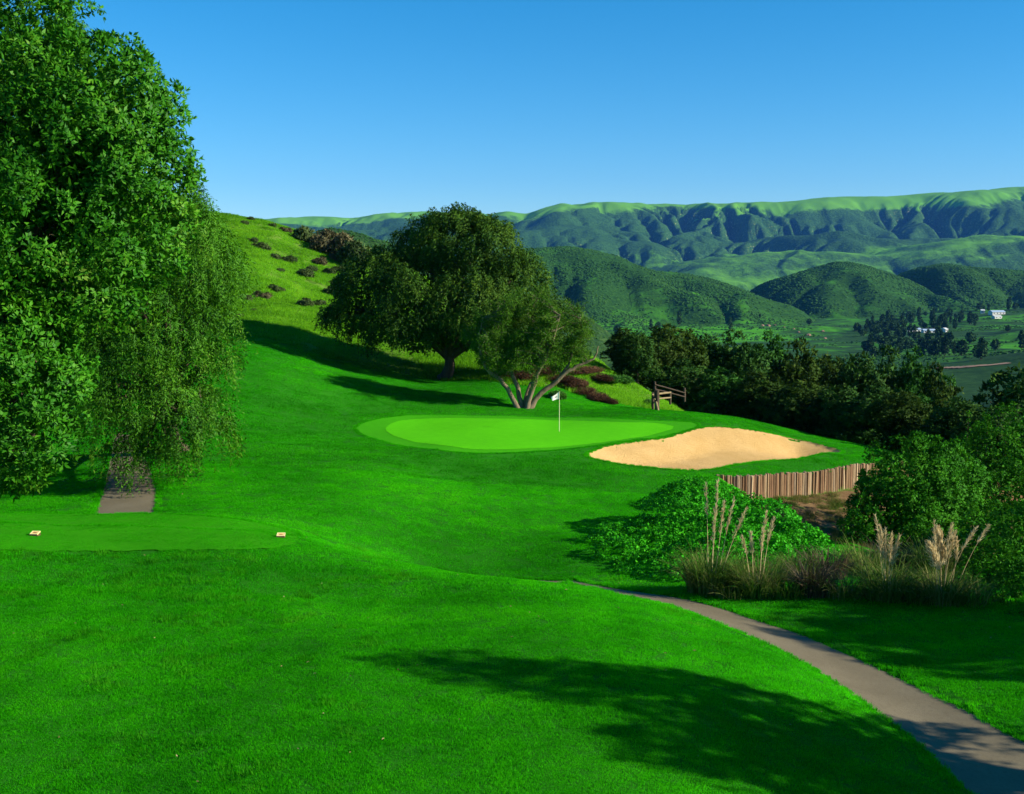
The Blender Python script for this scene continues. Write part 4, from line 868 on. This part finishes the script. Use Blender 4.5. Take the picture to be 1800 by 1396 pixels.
# ------------------------------------------------------------------ tee markers
YEL = plain('marker_yellow', (.78, .56, .20), .6, .3, .08); RIM = plain('marker_rim', (.80, .68, .36), .6, .3, .05); RED = plain('marker_red', (.32, .085, .03), .6, .3, .1); DRK = woodmat('marker_wood', (.05, .03, .015), (.14, .08, .04))
def marker(label, px, py, rz):
    p = cast([px], [py + 3], ground_h)[0]; z = gz(p[0], p[1]) + .03; t = thing('tee_marker', (p[0], p[1], z), label, 'tee marker', 'tee markers', rz, .70)
    MB().box((0, 0, .035), (.36, .30, .09), 0, 1.0).build('block', DRK, t)
    tilt = math.radians(17); c, s = math.cos(tilt), math.sin(tilt)
    def tilted(mb):
        for a in mb.v: y = a[:, 1].copy(); z_ = a[:, 2].copy(); a[:, 1] = y * c - z_ * s; a[:, 2] = y * s + z_ * c + .115
        return mb
    pl = tilted(MB().box((0, 0, 0), (.37, .31, .035), 0, .97)).build('plate', YEL, t)
    fr = MB()
    for cx_, cy_, dx_, dy_ in ((0, -.140, .362, .022), (0, .140, .362, .022), (-.17, 0, .022, .256), (.17, 0, .022, .256)): fr.box((cx_, cy_, .0205), (dx_, dy_, .012))
    tilted(fr).build('rim', RIM, pl)
    th = np.linspace(0, 2 * math.pi, 19)[:-1]; r = 1 + .22 * np.cos(2 * th + .6); e = np.stack([np.cos(th) * .085 * r, np.sin(th) * .045 * r, 0 * th + .0215], -1); em = MB().add(np.concatenate([[[0, 0, .0225]], e]), [[0, k + 1, (k + 1) % 18 + 1] for k in range(18)])
    tilted(em).build('emblem', RED, pl)
marker('yellow tee marker with a dark red emblem at the left of the tee', 62, 941, -.10)
marker('yellow tee marker with a dark red emblem at the right end of the tee', 494, 943, .06)

# ------------------------------------------------------------------ rail fence
POSTM = woodmat('fence_dark', (.025, .018, .012), (.11, .08, .05), 8, .95, (1, 1, .2), .8, .03); RAILM = woodmat('fence_pale_rail', (.15, .11, .055), (.34, .26, .13), 8, .9, (.15, 1, 1), .5, .02); RAILD = woodmat('fence_dark_rail', (.03, .022, .015), (.10, .07, .045), 8, .95, (.15, 1, 1), .5, .02)
def fence():
    Y = 84.0; b = cast([1155], [722], ground_h)[0]; Y = b[1]; b[2] = gz(b[0], b[1]); t = thing('rail_fence', b, 'rustic wooden post and rail fence on the bank beyond the green', 'fence')
    def bar(name, a, c, r, m, n=7): MB().tube(bez(a, (np.asarray(a) + c) / 2 + [0, 0, .01], c, 5) - b, np.array([.9, 1, 1.05, 1, .9]) * r, n).build(name, m, t, True)
    def q(px, py, dy=0): return at_y(px, py, Y + dy)
    for px, y0, y1, dy, r in ((1155, 686, 726, 0, .16), (1147.5, 690, 720, .9, .10), (1151, 671, 708, 2.4, .09), (1178, 688, 711, 1.3, .09), (1203, 682, 706, 3.6, .10)): bar('post', q(px, y1, dy), q(px, y0, dy), r, POSTM)
    bar('rail', q(1146, 694, -.16), q(1179, 690, 1.2), .070, RAILM); bar('rail', q(1150, 702, -.16), q(1179, 699, 1.2), .060, RAILM)
    bar('rail', q(1151, 676, 2.3), q(1204, 691, 3.5), .055, RAILD); bar('rail', q(1151, 684, 2.3), q(1204, 698, 3.5), .055, RAILD)
    bar('brace', q(1153, 706, -.2), q(1157, 724, -.25), .09, RAILM)
fence()

# ------------------------------------------------------------------ valley: houses, groves, rocks
L_GROVE = leafmat('grove_leaf', [(0.1, (.012, .045, .010)), (0.5, (.024, .072, .014)), (0.95, (.045, .105, .02))], .8, .1, .1, .01)
def grove_variant(seed, tall):
    rs = np.random.RandomState(seed); n = 260; u = unit(rs.randn(n, 3)); z = rs.rand(n); rad = (2.4 if tall else 4.2) * np.sin(np.clip(z * .9 + .1, 0, 1) * math.pi) ** .6 * (.6 + .5 * rs.rand(n))
    a = rs.rand(n) * 6.283; p = np.stack([np.cos(a) * rad, np.sin(a) * rad, 2 + z * (13 if tall else 8)], -1); mb = MB(); mb.leaves(p, u, unit(rs.randn(n, 3) + [0, 0, .4]), 1.9, 1.7)
    mb.mi = 1; mb.tube([(0, 0, -1), (0, 0, 5), (0, 0, 9 if tall else 6)], [.4, .3, .15], 5)
    return mb.mesh('grove_tree', [L_GROVE, BARK])
GV = [grove_variant(500 + k, k % 2 == 0) for k in range(4)]
def vpix(px, py):
    """valley point seen at a pixel"""
    ys = np.arange(420, 3600, 4.); P = at_y(px, py, ys); h = valley_h(P[:, 0], P[:, 1]); k = np.argmax(P[:, 2] < h); return np.array([P[k, 0], P[k, 1], h[k]])
_rs = np.random.RandomState(9)
def grove(poly, n, label, group):
    poly = np.array(poly, float); lo, hi = poly.min(0), poly.max(0); c = 0
    while c < n:
        q = lo + (hi - lo) * _rs.rand(2)
        if not in_poly(poly, np.array([q[0]]), np.array([q[1]]))[0]: continue
        p = vpix(*q); o = link('valley_tree', GV[_rs.randint(4)], None, p); s = .7 + .6 * _rs.rand(); o.scale = (s, s, s * (.85 + .3 * _rs.rand())); o.rotation_euler = (0, 0, _rs.rand() * 6); tag(o, label, 'tree', group); c += 1
grove([(1535,566),(1560,552),(1640,556),(1720,560),(1720,575),(1660,582),(1560,572)], 55, 'far dark tree in the grove above the white farm buildings', 'upper valley grove')
grove([(1500,610),(1510,592),(1560,590),(1660,598),(1690,612),(1680,625),(1600,630),(1520,630)], 55, 'far dark tree in the grove below the white farm buildings', 'lower valley grove')
grove([(1500,578),(1530,570),(1580,576),(1570,588),(1510,590)], 26, 'far dark tree left of the white farm buildings', 'left valley grove')
grove([(1715,540),(1800,535),(1800,545),(1720,550)], 14, 'far dark tree behind the pale building at the right edge', 'trees behind the right farm')
grove([(1560,590),(1800,565),(1800,620),(1700,640)], 9, 'lone far tree dotted over the right hand slope', 'lone valley trees')
grove([(1010,575),(1280,560),(1480,560),(1480,600),(1300,590),(1080,610)], 8, 'lone far tree dotted over the valley fields', 'lone field trees')
BW = plain('farm_wall_white', (.60, .58, .52), .8, .2, .04, .5); BR = plain('farm_roof_blue_grey', (.32, .42, .52), .6, .3, .06, .3); BR2 = plain('farm_roof_white', (.58, .58, .56), .6, .3, .05, .3); BWIN = plain('farm_window', (.04, .05, .06), .3, .5, .1)
def farm(label, px, py, wpx, dpt, h, roofm, rz):
    p = vpix(px, py); wd = .72 * wpx * p[1] / FPX; h = h * .8; t = thing('farm_building', p, label, 'building', 'white farm buildings in the valley', rz)
    MB().box((0, 0, h / 2 - .6), (wd, dpt, h + 1.2)).build('wall', BW, t)
    x, y = wd / 2 + .5, dpt / 2 + .6; rh = h + dpt * .22; v = np.array([[-x, -y, h - .1], [x, -y, h - .1], [x, y, h - .1], [-x, y, h - .1], [-x, 0, rh], [x, 0, rh]])
    MB().add(v, [[0, 1, 5, 4], [2, 3, 4, 5], [3, 2, 1, 0]]).add(v, [[0, 4, 3], [1, 2, 5]]).build('roof', roofm, t)
    for k in range(max(2, int(wd / 5))): MB().box((-wd / 2 + (k + .5) * wd / max(2, int(wd / 5)), -dpt / 2 - .05, h * .5), (1.6, .16, h * .42)).build('window', BWIN, t)
farm('long low blue-roofed farm building left of the farm group', 1608, 583, 26, 9, 4, BR, .12)
farm('small bright white shed in front of the farm group', 1601, 588, 13, 7, 4, BR2, -.25)
farm('blue-grey roofed barn in the middle of the farm group', 1632, 585, 30, 9, 4, BR, .05)
farm('white-ended shed at the right of the farm group', 1660, 584, 9, 8, 5, BR2, .5)
farm('long blue-roofed building at the right edge of the valley', 1752, 553, 34, 12, 5, BR, .18)
farm('low white building in front of the right edge farm', 1752, 560, 20, 8, 3.5, BR2, .25)
farm('small cream house left of the right edge farm', 1727, 551, 8, 8, 6, BR2, -.2)
ROCKM = plain('rock_reddish', (.24, .15, .10), .95, .1, .3, .3)
def rock_mesh(seed):
    rs = np.random.RandomState(seed); th = np.arange(9) * .698; v = [[math.cos(t) * r * q, math.sin(t) * r * q, z] for z, q in ((-.3, 1.1), (.25, 1), (.6, .65), (.8, .25)) for t, r in zip(th, 1 + rs.randn(9) * .18)]
    f = [[i * 9 + k, i * 9 + (k + 1) % 9, i * 9 + 9 + (k + 1) % 9, i * 9 + 9 + k] for i in range(3) for k in range(9)]; v = np.array(v) + rs.randn(36, 3) * .06; return MB().add(v, f).add(v[27:], [[0, k, k + 1] for k in range(1, 8)]).mesh('rock', ROCKM)
RK = [rock_mesh(600 + k) for k in range(3)]
for i, (px, py, r) in enumerate([(1340,573,4),(1350,574,6),(1362,573,4),(1404,585,4),(1421,590,6),(1446,583,4),(1450,596,4),(1395,579,3),(1378,576,3)]):
    p = vpix(px, py); s = .75 * r * p[1] / FPX; o = link('rock_outcrop', RK[i % 3], None, p); o.scale = (s, s, s); o.rotation_euler = (0, 0, i); tag(o, f'reddish rock outcrop in the valley fields, {ORD[sorted([1340,1350,1362,1404,1421,1446,1450,1395,1378]).index(px)]} from the left', 'rock', 'reddish rocks in the valley fields')
# dirt track on the right-hand slope
def track():
    px = np.linspace(1650, 1775, 40); py = np.interp(px, [1650, 1690, 1775], [648, 647, 640]); C = np.array([vpix(a, b) for a, b in zip(px, py)]); d = unit(np.gradient(C[:, :2], axis=0)); nn = np.stack([-d[:, 1], d[:, 0]], -1); w_ = 3.2
    v = []; 
    for s in (-1, 1):
        q = C[:, :2] + nn * s * w_; v.append(np.column_stack([q, valley_h(q[:, 0], q[:, 1]) + .5]))
    i = np.arange(39)[:, None]; tag(MB().add(np.concatenate(v), np.concatenate([i, i + 1, i + 41, i + 40], 1)).build('dirt_track', plain('track_dirt', (.30, .19, .12), .95, .1, .25, .1), None, True), None, None, None, 'structure')
track()
# ------------------------------------------------------------------ grass: blades set on the ground by geometry nodes
def blade_mat(name, stops, scale, transl=0.5):
    m, N, L = newmat(name); g = N.new('ShaderNodeNewGeometry'); P = g.outputs['Position']
    a = noise(N, L, scale, 4, 0.6, P); b = noise(N, L, 1.4, 3, 0.6, P)
    st = noise(N, L, .55, 3, 0.6, P, 0.3, (.16, 1.0, 1.0)); a1 = mth(N, L, 'ADD', mth(N, L, 'MULTIPLY', mth(N, L, 'SUBTRACT', a.outputs[0], .5), .85), mth(N, L, 'MULTIPLY', mth(N, L, 'SUBTRACT', st.outputs[0], .5), .45))
    f = mth(N, L, 'ADD', mth(N, L, 'ADD', a1, .385), mth(N, L, 'ADD', mth(N, L, 'MULTIPLY', mth(N, L, 'SUBTRACT', b.outputs[0], .5), .5), mth(N, L, 'MULTIPLY', mth(N, L, 'SUBTRACT', g.outputs['Random Per Island'], .5), .35)))
    r = ramp(N, stops); L.new(f, r.inputs[0]); finish(N, L, r.outputs[0], .6, .10, transl=transl); return m
B_LAWN = blade_mat('lawn_blade', [(.14, (.018, .28, .001)), (.36, (.038, .50, .001)), (.56, (.072, .68, .002)), (.85, (.16, .82, .006))], .14)
B_WILD = blade_mat('wild_grass_blade', [(.1, (.07, .22, .006)), (.38, (.125, .38, .008)), (.6, (.21, .51, .014)), (.9, (.36, .40, .07))], .08)
def patch_mesh(name, seed, size, n, h, wd, mat, lean=.5):
    rs = np.random.RandomState(seed); c = np.column_stack([(rs.rand(n, 2) - .5) * size, np.full(n, -.01)]); a = rs.rand(n) * 6.283; sd = np.stack([np.cos(a), np.sin(a), 0 * a], -1)
    hh = h * (.5 + .7 * rs.rand(n))[:, None]; tip = c + np.column_stack([rs.randn(n, 2) * lean * .6, np.ones(n)]) * hh; wv = wd * (.6 + .8 * rs.rand(n))[:, None]
    v = np.stack([c - sd * wv / 2, c + sd * wv / 2, tip], 1)
    fn = np.cross(v[:, 1] - v[:, 0], v[:, 2] - v[:, 0]); fl = fn[:, 2] < 0; v[fl] = v[fl][:, [1, 0, 2]]; fn = unit(np.where(fl[:, None], -fn, fn)); sn = unit(np.array([0, 0, 1.]) + .45 * fn)
    return MB().add(v, np.arange(n * 3).reshape(-1, 3), np.repeat(sn, 3, 0)).mesh(name, mat)
def grass(name, label, pts, nrm, scl, meshes, seed):
    n = len(pts); rs = np.random.RandomState(seed); me = bpy.data.meshes.new(name); me.vertices.add(n); me.vertices.foreach_set('co', pts.astype(np.float32).ravel())
    yaw = rs.rand(n) * 6.283; rx = np.arctan2(-nrm[:, 1], nrm[:, 2]); ry = np.arcsin(np.clip(nrm[:, 0], -1, 1))
    # euler for R = Rx(rx) Ry(ry) Rz(yaw), written as XYZ euler of the product
    cx, sx, cy, sy, cz, sz = np.cos(rx), np.sin(rx), np.cos(ry), np.sin(ry), np.cos(yaw), np.sin(yaw)
    r00 = cy * cz; r10 = sx * sy * cz + cx * sz; r20 = -cx * sy * cz + sx * sz; r21 = cx * sy * sz + sx * cz; r22 = cx * cy
    e = np.stack([np.arctan2(r21, r22), -np.arcsin(np.clip(r20, -1, 1)), np.arctan2(r10, r00)], -1)
    for k, d, t in (('rot', e, 'FLOAT_VECTOR'), ('scl', scl, 'FLOAT_VECTOR'), ('idx', rs.randint(0, len(meshes), n), 'INT')):
        at = me.attributes.new(k, t, 'POINT'); at.data.foreach_set('vector' if t == 'FLOAT_VECTOR' else 'value', (d.astype(np.float32) if t != 'INT' else d.astype(np.int32)).ravel())
    o = link(name, me); ng = bpy.data.node_groups.new(name + '_nodes', 'GeometryNodeTree'); N, L = ng.nodes, ng.links
    ng.interface.new_socket('Geometry', in_out='INPUT', socket_type='NodeSocketGeometry'); ng.interface.new_socket('Geometry', in_out='OUTPUT', socket_type='NodeSocketGeometry')
    gi, go = N.new('NodeGroupInput'), N.new('NodeGroupOutput'); ip = N.new('GeometryNodeInstanceOnPoints'); jn = N.new('GeometryNodeJoinGeometry')
    for m_ in reversed(meshes):
        so = bpy.data.objects.new(m_.name, m_); oi = N.new('GeometryNodeObjectInfo'); oi.inputs[0].default_value = so; g2 = N.new('GeometryNodeGeometryToInstance'); L.new(oi.outputs['Geometry'], g2.inputs[0]); L.new(g2.outputs[0], jn.inputs[0])
    def na(nm, t): a = N.new('GeometryNodeInputNamedAttribute'); a.data_type = t; a.inputs[0].default_value = nm; return a.outputs[0]
    L.new(gi.outputs[0], ip.inputs['Points']); L.new(jn.outputs[0], ip.inputs['Instance']); ip.inputs['Pick Instance'].default_value = True
    L.new(na('idx', 'INT'), ip.inputs['Instance Index']); L.new(na('rot', 'FLOAT_VECTOR'), ip.inputs['Rotation']); L.new(na('scl', 'FLOAT_VECTOR'), ip.inputs['Scale']); L.new(ip.outputs[0], go.inputs[0])
    md = o.modifiers.new('grass', 'NODES'); md.node_group = ng
    return tag(o, label, 'grass', None, 'stuff')
def spread(y0, y1, step, seed, margin=1.12, keep=None):
    rs = np.random.RandomState(seed); ys = np.arange(y0, y1, step); P = []
    for y in ys:
        hw = .45 * y * margin + 1.5; x = np.arange(-hw, hw, step); P.append(np.column_stack([x, np.full(len(x), y)]))
    P = np.concatenate(P); P = P + (rs.rand(*P.shape) - .5) * step * .9
    k = keep(P[:, 0], P[:, 1]); P = P[k]; e = .15; z = ground_h(P[:, 0], P[:, 1])
    nx = (ground_h(P[:, 0] + e, P[:, 1]) - ground_h(P[:, 0] - e, P[:, 1])) / (2 * e); ny = (ground_h(P[:, 0], P[:, 1] + e) - ground_h(P[:, 0], P[:, 1] - e)) / (2 * e)
    return np.column_stack([P, z]), unit(np.stack([-nx, -ny, np.ones(len(P))], -1))
def lawn_keep(buf):
    def f(x, y):
        k = wild(x, y) < .6
        for p in (FRINGE, BUNKER, PATH, PATH2, TEE):
            k &= ~in_poly(p, x, y) & (dist_line(p, x, y, True) > (buf if p is not TEE else min(buf, .06)))
        k &= ~(in_poly(LOWER, x, y) & (dist_line(LOWER, x, y, True) > .3) & (x < 34)); k &= dist_line(WALL, x, y) > .25
        return k
    return f
def add_lawn(y0, y1, step, size, n, h, wd, seed, buf, mat=None):
    p, nr = spread(y0, y1, step, seed, keep=lawn_keep(buf)); f = fbm(p[:, 0] / 1.3, p[:, 1] / 1.3, 3, 700 + seed)
    s = np.column_stack([np.ones(len(p)), np.ones(len(p)), .85 + .55 * f])
    return grass('lawn_grass', None, p, nr, s, [patch_mesh('lawn_patch', 710 + seed * 5 + k, size, n, h, wd, mat or B_LAWN) for k in range(4)], seed)
B_TEE = blade_mat('tee_blade', [(.14, (.022, .31, .001)), (.36, (.044, .53, .001)), (.56, (.076, .70, .002)), (.85, (.15, .82, .006))], .14)
p, nr = spread(32, 42, .40, 9, keep=lambda x, y: in_poly(TEE, x, y)); p[:, 2] += .028
grass('tee_grass', 'close mown grass on top of the tee', p, nr, np.ones((len(p), 3)), [patch_mesh('tee_patch', 750 + k, .58, 620, .022, .012, B_TEE) for k in range(3)], 9)
a = add_lawn(14, 30, .34, .50, 620, .055, .010, 1, .18); tag(a, 'nearest mown grass of the foreground lawn')
a = add_lawn(30, 52, .50, .72, 620, .055, .015, 2, .26); tag(a, 'mown grass round the tee and along the path')
a = add_lawn(52, 90, .80, 1.15, 620, .06, .024, 3, .42, blade_mat('fairway_blade', [(.16, (.014, .21, .001)), (.38, (.030, .39, .001)), (.58, (.055, .55, .002)), (.85, (.13, .68, .005))], .10)); tag(a, 'mown grass round the green and bunker')
p, nr = spread(80, 185, 1.5, 4, 1.15, keep=lambda x, y: (wild(x, y) > .4) & (x < 22)); f = fbm(p[:, 0] / 5, p[:, 1] / 5, 3, 731)
grass('hillside_grass', 'tall yellow green wild grass on the hillside', p, nr, np.column_stack([np.ones(len(p)), np.ones(len(p)), .8 + .7 * f]), [patch_mesh('wild_patch', 740 + k, 2.3, 520, .30, .06, B_WILD, .8) for k in range(4)], 4)
B_DRY = blade_mat('dry_bank_blade', [(.15, (.05, .12, .01)), (.4, (.16, .17, .04)), (.6, (.30, .22, .09)), (.85, (.44, .33, .16))], .8)
_d = np.random.RandomState(16); q = np.column_stack([9 + 25 * _d.rand(5200), 37 + 28 * _d.rand(5200)]); k = in_poly(LOWER, q[:, 0], q[:, 1]) & (dist_line(WALL, q[:, 0], q[:, 1]) > .35) & (fbm(q[:, 0] / 1.5, q[:, 1] / 1.5, 3, 781) > -.12); q = q[k]; s_ = .6 + .8 * _d.rand(len(q), 1)
grass('bank_dry_grass', 'dry golden brown grass on the bank below the timber wall', np.column_stack([q, ground_h(q[:, 0], q[:, 1])]), np.tile([0, 0, 1.], (len(q), 1)), np.concatenate([s_, s_, s_ * (.6 + .8 * _d.rand(len(q), 1))], 1), [patch_mesh('dry_patch', 785 + k_, .5, 150, .14, .016, B_DRY, .8) for k_ in range(3)], 17)
# longer tufts the mower missed, and leaves blown onto the lawn
B_TUFT = blade_mat('tuft_blade', [(.18, (.03, .26, .002)), (.5, (.07, .46, .006)), (.85, (.17, .60, .02))], .3)
p, nr = spread(15.5, 40, .42, 12, keep=lawn_keep(.3)); f = fbm(p[:, 0] / 1.1 + 9, p[:, 1] / 1.1, 3, 735) + .55 * fbm(p[:, 0] / 7, p[:, 1] / 7, 2, 736) + .35 * sstep(2, -8, p[:, 0]); k = f > .56; p, nr = p[k], nr[k]
_r = np.random.RandomState(13); s_ = .6 + .8 * _r.rand(len(p), 1); grass('rough_tufts', 'longer light green tufts standing in the foreground lawn', p, nr, np.concatenate([s_, s_, s_ * (.7 + .6 * _r.rand(len(p), 1))], 1), [patch_mesh('tuft_patch', 770 + k_, .34, 90, .11, .012, B_TUFT, .7) for k_ in range(3)], 14)
LITTER = leafmat('fallen_leaf', [(0.1, (.10, .07, .03)), (0.5, (.26, .19, .08)), (0.95, (.50, .44, .24))], .8, .1, 0.1, 3.0)
_r = np.random.RandomState(15); q = np.column_stack([(_r.rand(900) - .5) * 46, 16 + 40 * _r.rand(900) ** 1.3]); q = q[lawn_keep(-.5)(q[:, 0], q[:, 1]) & (_r.rand(len(q)) < .35)]; z_ = ground_h(q[:, 0], q[:, 1]) + .05
tag(MB().leaves(np.column_stack([q, z_]), np.column_stack([_r.randn(len(q), 2), .2 * _r.randn(len(q))]), np.column_stack([.3 * _r.randn(len(q), 2), np.ones(len(q))]), .05 + .04 * _r.rand(len(q)), .035).build('fallen_leaves', LITTER), 'dry leaves scattered over the lawn', 'leaves', None, 'stuff')
# a finer fringe of blades overhanging the edges of path, tee, bunker and green
def edge_grass(poly, step, seed, out, h, label, rng=None):
    p = jag(np.asarray(poly), .05, step, seed); tg = np.roll(p, -1, 0) - np.roll(p, 1, 0); nm = unit(np.stack([tg[:, 1], -tg[:, 0]], -1)); s = 1 if (in_poly(poly, *(p + nm * .05).T)).mean() < .5 else -1; p = p + nm * s * out
    k = (p[:, 1] > 12) & (p[:, 1] < 75) & (np.abs(p[:, 0]) < .55 * p[:, 1] + 2); k &= ~(in_poly(LOWER, p[:, 0], p[:, 1]))
    for q in (BUNKER, PATH, PATH2, GREEN): k &= ~in_poly(q, p[:, 0], p[:, 1])
    p = p[k]; z = ground_h(p[:, 0], p[:, 1]); n = len(p); rs_ = np.random.RandomState(seed)
    return grass('edge_grass', label, np.column_stack([p, z]), np.tile([0, 0, 1.], (n, 1)), np.column_stack([np.ones((n, 2)), .7 + .6 * rs_.rand(n)]), [patch_mesh('edge_patch', 760 + seed * 4 + k_, .26, 110, h, .013, B_LAWN, .6) for k_ in range(3)], seed)
edge_grass(PATH, .12, 21, .10, .085, 'grass overhanging the edges of the right hand path')
edge_grass(PATH2, .12, 22, .10, .085, 'grass overhanging the edges of the path behind the tee')
edge_grass(TEE[TEE[:, 1] > TEE[:, 1].mean()], .14, 23, .10, .08, 'longer grass round the rim of the tee')
edge_grass(BUNKER, .13, 24, .08, .10, 'grass lip round the sand bunker')
edge_grass(FRINGE, .16, 25, .10, .08, 'longer grass round the fringe of the green')

# ------------------------------------------------------------------ scrub bushes over the far hills and valley
L_SCRUB = leafmat('scrub_leaf', [(0.1, (.008, .038, .005)), (0.5, (.018, .070, .009)), (0.95, (.042, .12, .015))], .85, .08, 0.0, .012)
def blob(seed):
    rs = np.random.RandomState(seed); n = 7; th = np.arange(n) * 2 * math.pi / n; v = [[0, 0, .75 + .2 * rs.rand()]]
    for z, q in ((.55, .62), (.1, 1.0), (-.3, .8)): v += [[math.cos(t) * q * (.75 + .5 * rs.rand()), math.sin(t) * q * (.75 + .5 * rs.rand()), z + rs.randn() * .12] for t in th]
    f = [[0, 1 + k, 1 + (k + 1) % n] for k in range(n)]; mb = MB().add(v, f)
    for i in range(2): mb.add(v, [[1 + i * n + k, 1 + i * n + n + k, 1 + i * n + n + (k + 1) % n, 1 + i * n + (k + 1) % n] for k in range(n)])
    return mb.mesh('scrub_bush', L_SCRUB)
BLOBS = [blob(900 + k) for k in range(4)]
for i, ((xs, ys, z, prof), n, r, lab) in enumerate(zip(HILLS, (8000, 24000, 16000, 15000), (1.0, 2.0, 2.2, 2.3), ('dark scrub bushes covering the hill behind the grassy slope', 'dark scrub bushes covering the broad hill', 'dark scrub bushes covering the conical hill', 'dark scrub bushes covering the right edge hill'))):
    rs = np.random.RandomState(920 + i); ny, nx = z.shape; u = rs.rand(n * 3) * (nx - 2); v = rs.rand(n * 3) ** 1.1 * (ny - 2) * .72; a, b = u.astype(int), v.astype(int); fu, fv = u - a, v - b
    zz = (z[b, a] * (1 - fu) + z[b, a + 1] * fu) * (1 - fv) + (z[b + 1, a] * (1 - fu) + z[b + 1, a + 1] * fu) * fv; x = xs[0] + u * (xs[1] - xs[0]); y = ys[0] + v * (ys[1] - ys[0])
    d = fbm(x / 110, y / 110, 3, 930 + i); k = (zz > -64) & (rs.rand(len(x)) < sstep(-.35, .25, d) * .9 + .06); k = np.where(k)[0][:n]; s_ = r * (.5 + rs.rand(len(k)))
    grass('hill_scrub', lab, np.column_stack([x, y, zz])[k], np.tile([0, 0, 1.], (len(k), 1)), np.column_stack([s_, s_, s_ * .85]), BLOBS, 940 + i)
rs = np.random.RandomState(950); n = 60000; y = 420 + 2300 * rs.rand(n) ** .8; x = y * (-.02 + .52 * rs.rand(n)); d = fbm(x / 170, y / 170, 4, 951) + .5 * fbm(x / 40, y / 40, 2, 952); k = rs.rand(n) < sstep(.02, .45, d); x, y = x[k], y[k]; s_ = .9 + 1.5 * rs.rand(len(x)) ** 2
grass('valley_scrub', 'low scrub bushes scattered over the valley fields', np.column_stack([x, y, valley_h(x, y)]), np.tile([0, 0, 1.], (len(x), 1)), np.column_stack([s_, s_, s_ * .8]), BLOBS, 953)
